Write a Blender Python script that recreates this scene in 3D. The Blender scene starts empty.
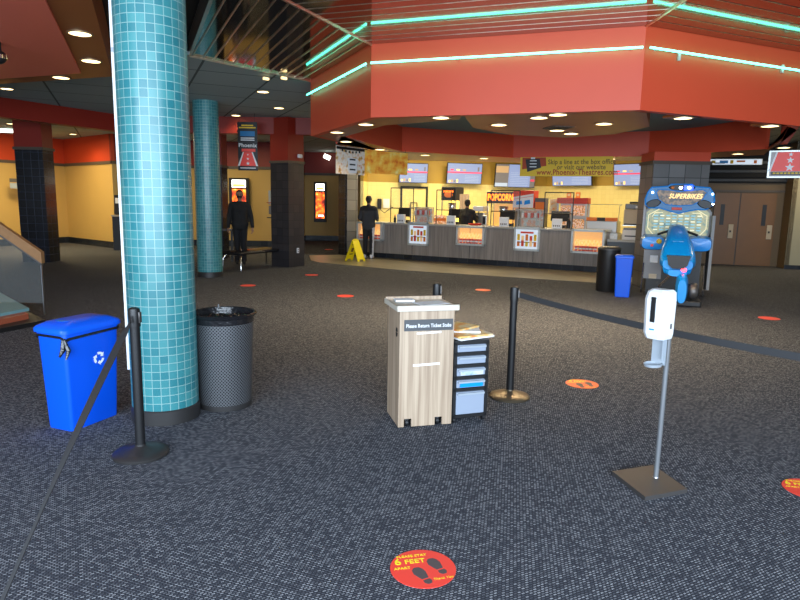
import bpy, bmesh, math, random
from mathutils import Vector, Matrix
import numpy as np
random.seed(7)
S = bpy.context.scene
COL = S.collection
PI = math.pi
# ------------------------------------------------------------------ survey of the place (camera 1.7 m up)
F, HC, CH, ROLL = 620.0, 202.7, 1.7, 0.018
PIT = math.atan((300 - HC) / F)
cr_, sr_, cp_, sp_ = math.cos(ROLL), math.sin(ROLL), math.cos(PIT), math.sin(PIT)
def ray(x, y):
    u = x - 400; v = y - 300
    a = u * cr_ + v * sr_; b = -u * sr_ + v * cr_
    return a, F * cp_ - b * sp_, -b * cp_ - F * sp_
def G(x, y, z=0.0):
    X, Y, Z = ray(x, y); t = (z - CH) / Z
    return (X * t, Y * t)
def VY(x, y, D):
    X, Y, Z = ray(x, y); t = D / Y
    return (X * t, D, CH + Z * t)
def on_line(x, y, P, Q):
    X, Y, Z = ray(x, y)
    dx, dy = Q[0] - P[0], Q[1] - P[1]
    t = (P[0] * dy - P[1] * dx) / (X * dy - Y * dx)
    return (X * t, Y * t, CH + Z * t)

# ------------------------------------------------------------------ materials
MATS = {}
def mat(name, col=(.5, .5, .5), rough=.6, metal=0.0, emit=None, es=1.0, alpha=1.0, trans=0.0, spec=.5, var=0.0, vscale=8.0, bump=0.0, bscale=60.0, coat=0.0):
    if name in MATS: return MATS[name]
    m = bpy.data.materials.new(name); m.use_nodes = True
    nt = m.node_tree; b = nt.nodes['Principled BSDF']
    b.inputs['Base Color'].default_value = (*col, 1)
    b.inputs['Roughness'].default_value = rough
    b.inputs['Metallic'].default_value = metal
    b.inputs['Alpha'].default_value = alpha
    b.inputs['Transmission Weight'].default_value = trans
    b.inputs['Specular IOR Level'].default_value = spec
    b.inputs['Coat Weight'].default_value = coat
    if emit is not None:
        b.inputs['Emission Color'].default_value = (*emit, 1)
        b.inputs['Emission Strength'].default_value = es
    tc = nt.nodes.new('ShaderNodeTexCoord')
    if var > 0:
        n = nt.nodes.new('ShaderNodeTexNoise'); n.inputs['Scale'].default_value = vscale
        nt.links.new(tc.outputs['Object'], n.inputs['Vector'])
        r = nt.nodes.new('ShaderNodeMix'); r.data_type = 'RGBA'
        r.inputs['A'].default_value = (*[max(0, c * (1 - var)) for c in col], 1)
        r.inputs['B'].default_value = (*[min(1, c * (1 + var)) for c in col], 1)
        nt.links.new(n.outputs['Fac'], r.inputs['Factor']); nt.links.new(r.outputs['Result'], b.inputs['Base Color'])
    if bump > 0:
        n = nt.nodes.new('ShaderNodeTexNoise'); n.inputs['Scale'].default_value = bscale
        nt.links.new(tc.outputs['Object'], n.inputs['Vector'])
        bp = nt.nodes.new('ShaderNodeBump'); bp.inputs['Strength'].default_value = bump; bp.inputs['Distance'].default_value = .01
        nt.links.new(n.outputs['Fac'], bp.inputs['Height']); nt.links.new(bp.outputs['Normal'], b.inputs['Normal'])
    MATS[name] = m
    return m

def brickmat(name, c1, c2, mortar, bw, rh, ms, rough=.3, offset=0.0, coords='UV', rot=0.0, bias=0.0, bump=.3, coat=0.0, noise=0.0, spec=.5, msmooth=.1, wallproj=False):
    m = bpy.data.materials.new(name); m.use_nodes = True
    nt = m.node_tree; b = nt.nodes['Principled BSDF']; L = nt.links.new
    b.inputs['Roughness'].default_value = rough; b.inputs['Coat Weight'].default_value = coat
    b.inputs['Specular IOR Level'].default_value = spec
    tc = nt.nodes.new('ShaderNodeTexCoord'); mp = nt.nodes.new('ShaderNodeMapping')
    mp.inputs['Rotation'].default_value = (0, 0, rot)
    L(tc.outputs[coords], mp.inputs['Vector'])
    br = nt.nodes.new('ShaderNodeTexBrick'); br.offset = offset; br.squash = 1
    for k, v in (('Color1', (*c1, 1)), ('Color2', (*c2, 1)), ('Mortar', (*mortar, 1))): br.inputs[k].default_value = v
    br.inputs['Scale'].default_value = 1; br.inputs['Brick Width'].default_value = bw; br.inputs['Row Height'].default_value = rh
    br.inputs['Mortar Size'].default_value = ms; br.inputs['Mortar Smooth'].default_value = msmooth; br.inputs['Bias'].default_value = bias
    L(mp.outputs['Vector'], br.inputs['Vector'])
    out = br.outputs['Color']
    if noise > 0:
        n = nt.nodes.new('ShaderNodeTexNoise'); n.inputs['Scale'].default_value = 1.3; n.inputs['Detail'].default_value = 6
        L(tc.outputs['Object'], n.inputs['Vector'])
        mr = nt.nodes.new('ShaderNodeMapRange'); mr.inputs['To Min'].default_value = 1 - noise; mr.inputs['To Max'].default_value = 1 + noise
        L(n.outputs['Fac'], mr.inputs['Value'])
        mx = nt.nodes.new('ShaderNodeVectorMath'); mx.operation = 'SCALE'
        L(out, mx.inputs[0]); L(mr.outputs['Result'], mx.inputs['Scale']); out = mx.outputs['Vector']
    L(out, b.inputs['Base Color'])
    if bump > 0:
        bp = nt.nodes.new('ShaderNodeBump'); bp.inputs['Strength'].default_value = bump; bp.inputs['Distance'].default_value = .003; bp.invert = True
        L(br.outputs['Fac'], bp.inputs['Height']); L(bp.outputs['Normal'], b.inputs['Normal'])
    MATS[name] = m
    return m

def woodmat(name, c1, c2, sx=40, sz=1.2, rough=.45, coords='Object'):
    m = bpy.data.materials.new(name); m.use_nodes = True
    nt = m.node_tree; b = nt.nodes['Principled BSDF']; L = nt.links.new
    b.inputs['Roughness'].default_value = rough
    tc = nt.nodes.new('ShaderNodeTexCoord'); mp = nt.nodes.new('ShaderNodeMapping')
    mp.inputs['Scale'].default_value = (sx, sx, sz)
    L(tc.outputs[coords], mp.inputs['Vector'])
    n = nt.nodes.new('ShaderNodeTexNoise'); n.inputs['Scale'].default_value = 1; n.inputs['Detail'].default_value = 5
    L(mp.outputs['Vector'], n.inputs['Vector'])
    r = nt.nodes.new('ShaderNodeValToRGB')
    r.color_ramp.elements[0].position = .35; r.color_ramp.elements[0].color = (*c1, 1)
    r.color_ramp.elements[1].position = .65; r.color_ramp.elements[1].color = (*c2, 1)
    L(n.outputs['Fac'], r.inputs['Fac']); L(r.outputs['Color'], b.inputs['Base Color'])
    MATS[name] = m
    return m

def picmat(name, cols, scale, emit=0.0, rough=.5, kind='voronoi', detail=2.0):
    """printed picture: a field of coloured patches"""
    m = bpy.data.materials.new(name); m.use_nodes = True
    nt = m.node_tree; b = nt.nodes['Principled BSDF']; L = nt.links.new
    b.inputs['Roughness'].default_value = rough
    tc = nt.nodes.new('ShaderNodeTexCoord')
    n = nt.nodes.new('ShaderNodeTexNoise'); n.inputs['Scale'].default_value = scale; n.inputs['Detail'].default_value = detail
    L(tc.outputs['Object'], n.inputs['Vector'])
    r = nt.nodes.new('ShaderNodeValToRGB'); r.color_ramp.interpolation = 'LINEAR'
    els = r.color_ramp.elements
    while len(els) < len(cols): els.new(.5)
    for i, c in enumerate(cols):
        els[i].position = .3 + .42 * i / (len(cols) - 1); els[i].color = (*c, 1)
    L(n.outputs['Fac'], r.inputs['Fac']); L(r.outputs['Color'], b.inputs['Base Color'])
    if emit > 0:
        L(r.outputs['Color'], b.inputs['Emission Color']); b.inputs['Emission Strength'].default_value = emit
    MATS[name] = m
    return m

# setting
def carpetmat():
    m = bpy.data.materials.new('carpet'); m.use_nodes = True
    nt = m.node_tree; b = nt.nodes['Principled BSDF']; L = nt.links.new
    b.inputs['Roughness'].default_value = .95; b.inputs['Specular IOR Level'].default_value = .15
    tc = nt.nodes.new('ShaderNodeTexCoord')
    mp = nt.nodes.new('ShaderNodeMapping'); mp.inputs['Rotation'].default_value = (0, 0, math.radians(-28))
    L(tc.outputs['Object'], mp.inputs['Vector'])
    br = nt.nodes.new('ShaderNodeTexBrick'); br.offset = .5
    br.inputs['Color1'].default_value = (.075, .080, .098, 1); br.inputs['Color2'].default_value = (.40, .41, .44, 1)
    br.inputs['Mortar'].default_value = (.036, .038, .048, 1)
    br.inputs['Scale'].default_value = 1; br.inputs['Brick Width'].default_value = .022; br.inputs['Row Height'].default_value = .014
    br.inputs['Mortar Size'].default_value = .0042; br.inputs['Mortar Smooth'].default_value = .4; br.inputs['Bias'].default_value = -.2
    L(mp.outputs['Vector'], br.inputs['Vector'])
    n = nt.nodes.new('ShaderNodeTexNoise'); n.inputs['Scale'].default_value = 260; n.inputs['Detail'].default_value = 2
    L(tc.outputs['Object'], n.inputs['Vector'])
    mr = nt.nodes.new('ShaderNodeMapRange'); mr.inputs['From Min'].default_value = .3; mr.inputs['From Max'].default_value = .7
    mr.inputs['To Min'].default_value = .6; mr.inputs['To Max'].default_value = 1.4
    L(n.outputs['Fac'], mr.inputs['Value'])
    mx = nt.nodes.new('ShaderNodeVectorMath'); mx.operation = 'SCALE'
    L(br.outputs['Color'], mx.inputs[0]); L(mr.outputs['Result'], mx.inputs['Scale'])
    L(mx.outputs['Vector'], b.inputs['Base Color'])
    bp = nt.nodes.new('ShaderNodeBump'); bp.inputs['Strength'].default_value = .6; bp.inputs['Distance'].default_value = .004; bp.invert = True
    L(br.outputs['Fac'], bp.inputs['Height']); L(bp.outputs['Normal'], b.inputs['Normal'])
    MATS['carpet'] = m
    return m
carpetmat()
brickmat('ceramic', (.23, .20, .135), (.29, .25, .165), (.14, .12, .09), .33, .33, .006, rough=.35, coords='Object', rot=math.radians(-29), noise=.15)
brickmat('teal_tile', (.026, .185, .215), (.060, .27, .285), (.26, .43, .41), .0617, .0617, .0024, rough=.30, noise=.25, coat=.0)
brickmat('black_tile', (.008, .009, .014), (.014, .016, .024), (.05, .06, .09), .2, .2, .004, rough=.22, noise=.2)
brickmat('grey_tile', (.13, .125, .12), (.20, .19, .185), (.05, .05, .05), .33, .33, .008, rough=.4, noise=.25)
brickmat('slate_tile', (.026, .025, .03), (.045, .040, .042), (.012, .012, .014), .2, .2, .006, rough=.3, noise=.25)
brickmat('base_tile', (.01, .013, .02), (.03, .036, .045), (.05, .055, .06), .3, .3, .006, rough=.25)
brickmat('wall_tile', (.86, .70, .27), (.90, .75, .31), (.78, .63, .24), .15, .15, .003, rough=.3)
brickmat('ceiling_tile', (.36, .47, .49), (.38, .49, .51), (.09, .13, .135), 1.22, 1.22, .02, rough=.85, coords='Object', rot=math.radians(-24), bump=.1)
brickmat('ceiling_grey', (.30, .31, .26), (.33, .34, .28), (.12, .12, .1), .61, 1.22, .02, rough=.85, coords='Object', rot=math.radians(10), bump=.1)
mat('red_paint', (.70, .080, .030), rough=.5, var=.05, vscale=2)
mat('red_dark', (.28, .020, .010), rough=.5, var=.06, vscale=2)
mat('orange_paint', (.62, .06, .015), rough=.5)
mat('brown_soffit', (.36, .10, .028), rough=.4, var=.1, vscale=2)
mat('yellow_paint', (.60, .39, .12), rough=.6, var=.04, vscale=2)
mat('gold_paint', (.42, .26, .035), rough=.55, var=.04, vscale=2)
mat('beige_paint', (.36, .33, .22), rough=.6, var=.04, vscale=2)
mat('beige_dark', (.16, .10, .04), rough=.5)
mat('door_wood', (.19, .082, .014), rough=.4, var=.12, vscale=3)
mat('teal_paint', (.15, .28, .33), rough=.8)
mat('black', (.009, .009, .010), rough=.45)
mat('black_matte', (.01, .01, .011), rough=.8)
mat('black_ceiling', (.016, .015, .014), rough=.7)
mat('trim_cap', (.10, .075, .055), rough=.5)
mat('slat_mirror', (.34, .31, .27), rough=.07, metal=1)
mat('slat_rib', (.85, .78, .68), rough=.3, metal=1)
mat('chrome', (.7, .7, .7), rough=.15, metal=1)
mat('steel', (.42, .42, .43), rough=.35, metal=1)
mat('steel_dark', (.16, .15, .145), rough=.45, metal=.8)
mat('white_plastic', (.80, .83, .86), rough=.35)
mat('white', (.8, .8, .8), rough=.6)
mat('paper', (.85, .86, .87), rough=.7, var=.06, vscale=30)
mat('grey_plastic', (.35, .40, .45), rough=.4)
mat('clear_plastic', (.30, .35, .44), rough=.25, alpha=1, trans=0.0)
mat('glass', (.5, .55, .55), rough=.03, trans=.0, alpha=.07, spec=.03)
mat('blue_plastic', (.0, .085, .72), rough=.4, spec=.4)
mat('blue_lid', (.0, .10, .78), rough=.38)
mat('bag', (.012, .012, .014), rough=.22, bump=.8, bscale=25)
mat('bag_clear', (.25, .27, .3), rough=.2, bump=.8, bscale=40)
mat('belt', (.032, .033, .036), rough=.75)
mat('decal_red', (.95, .065, .045), rough=.45)
mat('decal_orange', (.95, .15, .03), rough=.45)
mat('decal_yellow', (1, .85, .03), rough=.5)
mat('decal_foot', (.10, .075, .075), rough=.6)
mat('neon', (.3, .9, .7), rough=.3, emit=(.08, .95, .58), es=4.2)
mat('neon_cap', (.5, .5, .45), rough=.4)
mat('lens', (1, .9, .7), rough=.4, emit=(1.0, .74, .36), es=3.2)
mat('lens_white', (1, .95, .85), rough=.4, emit=(1.0, .93, .78), es=5.0)
mat('lens_warm', (1, .8, .5), rough=.4, emit=(1, .7, .3), es=.9)
mat('brass_ring', (.5, .35, .2), rough=.35, metal=.6)
mat('popcorn_glow', (.9, .6, .2), rough=.6, emit=(.9, .38, .12), es=.35)
mat('popcorn', (.95, .75, .35), rough=.8, emit=(1, .62, .22), es=.3)  # popcorn glows by itself, in place of light inside the windows
mat('popcorn_lit', (.95, .75, .2), rough=.8, emit=(1, .72, .12), es=1.3)  # light of the popcorn machine put into its popcorn and back
mat('box_red', (.75, .06, .03), rough=.5)
mat('orange_emit', (1, .2, .02), emit=(1, .15, .01), es=3.0)
mat('base_dark', (.05, .048, .048), rough=.45, metal=.5)
mat('pole_grey', (.20, .21, .22), rough=.4, metal=.4)
mat('red_emit', (1, .05, .05), emit=(1, .03, .05), es=6.0)
mat('blue_emit', (.05, .1, 1), emit=(.02, .04, 1), es=4.0)
mat('white_emit', (1, 1, 1), emit=(.8, .9, 1), es=5.0)
mat('screen_bg', (.1, .12, .16), rough=.3, emit=(.42, .53, .90), es=.36)
mat('screen_white', (.15, .18, .2), rough=.3, emit=(.72, .82, .95), es=.42)
mat('screen_red', (.8, .05, .1), rough=.3, emit=(.85, .05, .12), es=.45)
mat('screen_dark', (.1, .1, .1), rough=.3, emit=(.12, .10, .09), es=.8)
mat('screen_brown', (.3, .2, .1), rough=.3, emit=(.4, .25, .12), es=.7)
mat('screen_gold', (.8, .5, .1), rough=.3, emit=(.9, .5, .15), es=.9)
mat('lamp_box', (1, 1, .95), rough=.3, emit=(1, .97, .85), es=3.0)
mat('banner_yellow', (.86, .55, .03), rough=.6, var=.08, vscale=2)
mat('banner_text', (.22, .12, .02), rough=.6)
mat('banner_text_red', (.45, .06, .01), rough=.6)
mat('sign_grey', (.075, .08, .085), rough=.4)
mat('cone_yellow', (1, .80, .0), rough=.4)
mat('handrail_wood', (.36, .19, .08), rough=.35, var=.2, vscale=15)
mat('stair_teal', (.16, .35, .40), rough=.6, var=.1)
mat('stair_red', (.35, .09, .045), rough=.5)
mat('skin', (.36, .21, .15), rough=.6)
mat('skin_dark', (.22, .12, .08), rough=.6)
mat('hair', (.012, .010, .009), rough=.7)
mat('jacket_black', (.015, .015, .016), rough=.8)
mat('jacket_grey', (.040, .040, .044), rough=.85)
mat('trousers', (.014, .014, .017), rough=.85)
mat('shoe_white', (.75, .75, .75), rough=.5)
mat('stripe', (.7, .7, .7), rough=.6)
mat('arcade_blue', (.0, .28, .82), rough=.35, coat=.2)
mat('arcade_teal', (.0, .17, .42), rough=.4)
mat('arcade_grey', (.26, .25, .24), rough=.5)
mat('counter_top', (.42, .40, .36), rough=.35)
mat('silver_frame', (.62, .66, .66), rough=.35, metal=.3)
mat('beige_box', (.52, .43, .30), rough=.5)
mat('stainless', (.6, .58, .54), rough=.3, metal=.7)
mat('card_orange', (.8, .2, .03), rough=.6)
mat('seat_black', (.012, .012, .014), rough=.25)
woodmat('podium_wood', (.33, .235, .16), (.52, .40, .285), 45, 1.2)
woodmat('counter_wood', (.20, .172, .15), (.30, .262, .23), 22, 1.0)
mat('podium_top', (.58, .53, .44), rough=.4)
picmat('pic_popcorn', [(.75, .12, .01), (.95, .36, .03), (1, .58, .08), (1, .80, .28)], 6, emit=.0, rough=.6, detail=4)
picmat('pic_bag', [(.6, .05, .03), (.85, .7, .5), (.85, .8, .75), (.7, .4, .1), (.15, .1, .08)], 8, rough=.6, detail=4)
picmat('pic_fire', [(.02, .01, .01), (.25, .02, .01), (.95, .12, .01), (1.0, .5, .08)], 5, emit=1.6, detail=4)
picmat('pic_candy', [(.7, .05, .03), (.85, .75, .65), (.9, .35, .05), (.25, .12, .08), (.8, .8, .75)], 22, emit=.25, detail=2)
picmat('pic_cups', [(.75, .8, .82), (.8, .82, .84), (.8, .15, .03), (.9, .4, .05), (.15, .1, .08)], 13, emit=.35, detail=3)
picmat('pic_circuit', [(.10, .18, .18), (.17, .24, .20), (.30, .30, .18), (.36, .34, .20), (.14, .24, .25)], 12, emit=.4, detail=3)
picmat('pic_marquee', [(.05, .09, .13), (.12, .11, .10), (.32, .22, .15), (.05, .12, .22)], 12, emit=.25, detail=3)
picmat('pic_case', [(.30, .33, .32), (.45, .48, .45), (.5, .2, .12), (.55, .5, .4)], 11, emit=.12, detail=3)
picmat('pic_magazine', [(.75, .15, .04), (.85, .45, .1), (.8, .65, .35), (.85, .8, .7)], 9, detail=3)
picmat('pic_teal', [(.2, .35, .5), (.45, .55, .6), (.6, .6, .55), (.2, .4, .6)], 14, detail=3)

# perforated sheet for the litter bin
def perfmat():
    m = bpy.data.materials.new('perforated'); m.use_nodes = True
    nt = m.node_tree; b = nt.nodes['Principled BSDF']; L = nt.links.new
    b.inputs['Roughness'].default_value = .4; b.inputs['Metallic'].default_value = .35
    tc = nt.nodes.new('ShaderNodeTexCoord')
    mp = nt.nodes.new('ShaderNodeMapping'); mp.inputs['Rotation'].default_value = (0, 0, PI / 4); mp.inputs['Scale'].default_value = (52, 52, 1)
    L(tc.outputs['UV'], mp.inputs['Vector'])
    v = nt.nodes.new('ShaderNodeTexVoronoi'); v.inputs['Scale'].default_value = 1; v.inputs['Randomness'].default_value = 0
    v.voronoi_dimensions = '2D'
    L(mp.outputs['Vector'], v.inputs['Vector'])
    c = nt.nodes.new('ShaderNodeMath'); c.operation = 'LESS_THAN'; c.inputs[1].default_value = .34
    L(v.outputs['Distance'], c.inputs[0])
    r = nt.nodes.new('ShaderNodeMix'); r.data_type = 'RGBA'
    r.inputs['A'].default_value = (.13, .135, .145, 1); r.inputs['B'].default_value = (.004, .004, .005, 1)
    L(c.outputs[0], r.inputs['Factor']); L(r.outputs['Result'], b.inputs['Base Color'])
    MATS['perforated'] = m
perfmat()

# ------------------------------------------------------------------ mesh builder
class B:
    def __init__(s):
        s.bm = bmesh.new(); s.uv = s.bm.loops.layers.uv.new('UVMap'); s.mi = 0; s.T = Matrix.Identity(4)
    def m(s, i): s.mi = i; return s
    def xf(s, M): s.T = M; return s
    def _v(s, pts): return [s.bm.verts.new(s.T @ Vector(p)) for p in pts]
    def face(s, vs, uvs=None):
        try: f = s.bm.faces.new(vs)
        except ValueError: return None
        f.material_index = s.mi
        if uvs:
            for l, u in zip(f.loops, uvs): l[s.uv].uv = u
        return f
    def poly(s, pts, uvs=None): return s.face(s._v(pts), uvs)
    def box(s, c, d, rz=0.0, R=None, bev=0.0):
        x, y, z = [k / 2 for k in d]
        M = Matrix.Translation(c) @ (R.to_4x4() if R else Matrix.Rotation(rz, 4, 'Z'))
        P = [M @ Vector((a, b, e)) for a, b, e in ((-x, -y, -z), (x, -y, -z), (x, y, -z), (-x, y, -z), (-x, -y, z), (x, -y, z), (x, y, z), (-x, y, z))]
        V = s._v(P)
        W, Dp, H = d
        fs = []
        for ix, (uw, uh) in (((0, 3, 2, 1), (W, Dp)), ((4, 5, 6, 7), (W, Dp)), ((0, 1, 5, 4), (W, H)), ((1, 2, 6, 5), (Dp, H)), ((2, 3, 7, 6), (W, H)), ((3, 0, 4, 7), (Dp, H))):
            f = s.face([V[i] for i in ix], [(0, 0), (uw, 0), (uw, uh), (0, uh)]); fs.append(f)
        if bev > 0:
            es = list({e for f in fs if f for e in f.edges})
            r = bmesh.ops.bevel(s.bm, geom=es, offset=bev, segments=2, affect='EDGES', profile=.5, clamp_overlap=True)
            for f in r['faces']: f.material_index = s.mi
        return s
    def prism(s, pts, z0, z1, cap=True):
        """2-D polygon raised from z0 to z1"""
        n = len(pts)
        a = s._v([(p[0], p[1], z0) for p in pts]); b = s._v([(p[0], p[1], z1) for p in pts])
        u = 0
        for i in range(n):
            j = (i + 1) % n; w = math.dist(pts[i], pts[j])
            s.face([a[i], a[j], b[j], b[i]], [(u, z0), (u + w, z0), (u + w, z1), (u, z1)]); u += w
        if cap:
            s.face(list(reversed(a))); s.face(b)
        return s
    def slab_xz(s, pts, y0, y1):
        """outline in x,z given thickness along y (y0 front)"""
        n = len(pts)
        a = s._v([(p[0], y0, p[1]) for p in pts]); b = s._v([(p[0], y1, p[1]) for p in pts])
        for i in range(n):
            j = (i + 1) % n; s.face([a[i], b[i], b[j], a[j]])
        s.face(a); s.face(list(reversed(b)))
        return s
    def lathe(s, prof, c=(0, 0, 0), n=32, closed=False, sx=1.0, sy=1.0):
        rings = []
        for r, z in prof:
            rings.append(s._v([(c[0] + r * sx * math.cos(2 * PI * k / n), c[1] + r * sy * math.sin(2 * PI * k / n), c[2] + z) for k in range(n)]))
        v = 0
        for q in range(len(rings) - 1):
            dv = math.dist(prof[q], prof[q + 1]); R = max(prof[q][0], prof[q + 1][0]) or .01
            for k in range(n):
                j = (k + 1) % n
                u0, u1 = 2 * PI * R * k / n, 2 * PI * R * (k + 1) / n
                s.face([rings[q][k], rings[q][j], rings[q + 1][j], rings[q + 1][k]], [(u0, v), (u1, v), (u1, v + dv), (u0, v + dv)])
            v += dv
        if not closed:
            if prof[0][0] > 1e-4: s.face(list(reversed(rings[0])))
            if prof[-1][0] > 1e-4: s.face(rings[-1])
        return s
    def tube(s, pts, r, n=10):
        pts = [Vector(p) for p in pts]; rs = r if isinstance(r, (list, tuple)) else [r] * len(pts)
        rings = []; up = Vector((0, 0, 1))
        for i, p in enumerate(pts):
            d = (pts[min(i + 1, len(pts) - 1)] - pts[max(i - 1, 0)]).normalized()
            if abs(d.dot(up)) > .95: up = Vector((1, 0, 0)) if abs(d.x) < .9 else Vector((0, 1, 0))
            x = d.cross(up).normalized(); y = d.cross(x).normalized()
            up = -y if (-y).length else up
            rings.append(s._v([p + (x * math.cos(2 * PI * k / n) + y * math.sin(2 * PI * k / n)) * rs[i] for k in range(n)]))
        for q in range(len(rings) - 1):
            for k in range(n):
                j = (k + 1) % n; s.face([rings[q][k], rings[q][j], rings[q + 1][j], rings[q + 1][k]])
        s.face(list(reversed(rings[0]))); s.face(rings[-1])
        return s
    def ball(s, c, r, n=14, k=9):
        rx, ry, rz = r if isinstance(r, (tuple, list)) else (r, r, r)
        return s.lathe([(max(1e-5, math.sin(PI * i / k)), -math.cos(PI * i / k) * rz) for i in range(k + 1)], c, n, closed=True, sx=rx, sy=ry)
    def ribbon(s, pts, wd, th=.002):
        """pts centre line, wd width vectors"""
        P = [Vector(p) for p in pts]; W = [Vector(w) for w in wd]
        rows = []
        for i, p in enumerate(P):
            d = (P[min(i + 1, len(P) - 1)] - P[max(i - 1, 0)]).normalized(); nn = d.cross(W[i]).normalized() * th / 2
            rows.append(s._v([p + W[i] + nn, p - W[i] + nn, p - W[i] - nn, p + W[i] - nn]))
        for a, b in zip(rows, rows[1:]):
            for k in range(4): s.face([a[k], a[(k + 1) % 4], b[(k + 1) % 4], b[k]])
        s.face(rows[0]); s.face(list(reversed(rows[-1])))
        return s
    def loft(s, secs, n=20, power=2.5):
        """secs: (centre, half-width x, half-height, tilt axis dir) -> closed skin of super-ellipse rings in the x/z plane"""
        rings = []
        for c, hw, hh in secs:
            ring = []
            for k in range(n):
                t = 2 * PI * k / n; ct, st = math.cos(t), math.sin(t)
                ring.append((c[0] + hw * math.copysign(abs(ct) ** (2 / power), ct), c[1], c[2] + hh * math.copysign(abs(st) ** (2 / power), st)))
            rings.append(s._v(ring))
        for q in range(len(rings) - 1):
            for k in range(n):
                j = (k + 1) % n; s.face([rings[q][k], rings[q][j], rings[q + 1][j], rings[q + 1][k]])
        s.face(list(reversed(rings[0]))); s.face(rings[-1])
        return s
    def build(s, name, mats, parent=None, smooth=False, loc=None, rz=None, fixn=True):
        if not isinstance(mats, (list, tuple)): mats = [mats]
        if fixn: bmesh.ops.recalc_face_normals(s.bm, faces=s.bm.faces[:])
        me = bpy.data.meshes.new(name); s.bm.to_mesh(me); s.bm.free()
        for q in mats: me.materials.append(MATS[q] if isinstance(q, str) else q)
        if smooth:
            for p in me.polygons: p.use_smooth = True
            try: me.set_sharp_from_angle(angle=math.radians(38))
            except Exception: pass
        o = bpy.data.objects.new(name, me); COL.objects.link(o)
        if parent: o.parent = parent
        if loc is not None: o.location = loc
        if rz is not None: o.rotation_euler = (0, 0, rz)
        return o

def thing(name, label, cat, loc=(0, 0, 0), rz=0.0, group=None):
    o = bpy.data.objects.new(name, None); COL.objects.link(o); o.empty_display_size = .1
    o.location = loc; o.rotation_euler = (0, 0, rz); o['label'] = label; o['category'] = cat
    if group: o['group'] = group
    return o
def tag(o, label, cat, group=None):
    o['label'] = label; o['category'] = cat
    if group: o['group'] = group
    return o
def struct(o): o['kind'] = 'structure'; return o
def kids(o): return [c for c in COL.objects if c.parent == o]
def dup(root, loc, rz=0.0, label=None):
    r = root.copy(); COL.objects.link(r); r.location = loc; r.rotation_euler = (0, 0, rz)
    if label: r['label'] = label
    for ch in kids(root):
        c = ch.copy(); COL.objects.link(c); c.parent = r
        for g in kids(ch):
            d = g.copy(); COL.objects.link(d); d.parent = c
    return r
def letters(text, size, material, parent=None, loc=(0, 0, 0), rot=(0, 0, 0), ext=.001, bold=.018, align='CENTER', name='lettering', sx=1.0, shear=0.0):
    cu = bpy.data.curves.new(name, 'FONT'); cu.body = text; cu.size = size; cu.extrude = ext; cu.align_x = align; cu.align_y = 'CENTER'
    cu.resolution_u = 3; cu.offset = bold * size; cu.shear = shear; cu.space_character = 1.05
    t = bpy.data.objects.new(name, cu); COL.objects.link(t)
    dg = bpy.context.evaluated_depsgraph_get(); me = bpy.data.meshes.new_from_object(t.evaluated_get(dg))
    bpy.data.objects.remove(t); bpy.data.curves.remove(cu)
    me.materials.clear(); me.materials.append(MATS[material])
    o = bpy.data.objects.new(name, me); COL.objects.link(o); o.name = name
    o.parent = parent; o.location = loc; o.rotation_euler = rot; o.scale = (sx, 1, 1)
    return o
def lamp(kind, loc, power, col, size=.2, rot=None, sy=None, spot=2.4, target=None):
    l = bpy.data.lights.new('lamp', kind); l.energy = power; l.color = col
    if kind == 'AREA':
        l.size = size
        if sy: l.shape = 'RECTANGLE'; l.size_y = sy
    elif kind == 'SPOT':
        l.spot_size = spot; l.spot_blend = .6; l.shadow_soft_size = size
    else: l.shadow_soft_size = size
    o = bpy.data.objects.new('lamp_light', l); COL.objects.link(o); o.location = loc
    if target is not None:
        d = Vector(target) - Vector(loc); o.rotation_euler = d.to_track_quat('-Z', 'Y').to_euler()
    elif rot: o.rotation_euler = rot
    return o
TH = math.radians

# ------------------------------------------------------------------ the setting
# floor of carpet
b = B(); b.poly([(-20, -4, 0), (16, -4, 0), (16, 30, 0), (-20, 30, 0)])
struct(b.build('floor', 'carpet'))
# tiled strip in front of the counter (flush on the carpet)
C0, C1 = Vector((-1.32, 19.42)), Vector((5.16, 15.81))
cu = (C1 - C0).normalized(); cn = Vector((cu.y, -cu.x))         # cn points to the lobby
if cn.y > 0: cn = -cn
T0, T1, T2 = G(311, 261.5), G(320, 262.5), G(602, 283)
b = B(); b.prism([(-3.2, 19.2), G(311, 260.5), (-2.27, 17.37), (-0.01, 15.78), G(602, 283), (7.0, 13.3), (7.0, 15.8), (5.16, 15.81), (-1.32, 19.6), (-1.6, 20.6)][0:1] and
        [G(311, 260.5), G(320, 262.5), G(400, 270), G(600, 283), (5.9, 14.2), (5.4, 15.85), (-1.3, 19.5), (-2.0, 20.0), (-2.9, 19.6)], .0, .004)
struct(b.build('floor', 'ceramic'))

ZC = 3.77; ZF = 2.83
A_, B_, L_, R_ = (-.44, 8.66), (2.79, 7.58), (-1.62, 11.21), (5.41, 8.74)
R2 = (6.75, 11.2)
L2 = (-.62, 14.0)
# high ceiling above the entrance and the rest, dark
b = B(); b.prism([(-20, -4), (16, -4), (16, 30), (-20, 30)], 4.05, 4.15)
struct(b.build('ceiling', 'black_ceiling'))
# teal tile ceiling beyond the slats, down to the headers
e1 = (-3.12, 9.46); e2 = L_
b = B(); b.prism([e1, e2, (L2[0], L2[1]), (0, 17.5), (-2, 30), (-20, 30), (-20, 11.2), (-5.0, 11.2), (-3.6, 9.3)], ZC, ZC + .05)
struct(b.build('ceiling', 'ceiling_tile'))
# kitchen and right hand ceilings
b = B(); b.prism([(-2, 15.2), (0, 17.0), (5.5, 16.8), (7.5, 13.5), (16, 12), (16, 30), (-2, 30)], 3.62, 3.66)
struct(b.build('ceiling', 'ceiling_grey'))

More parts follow.
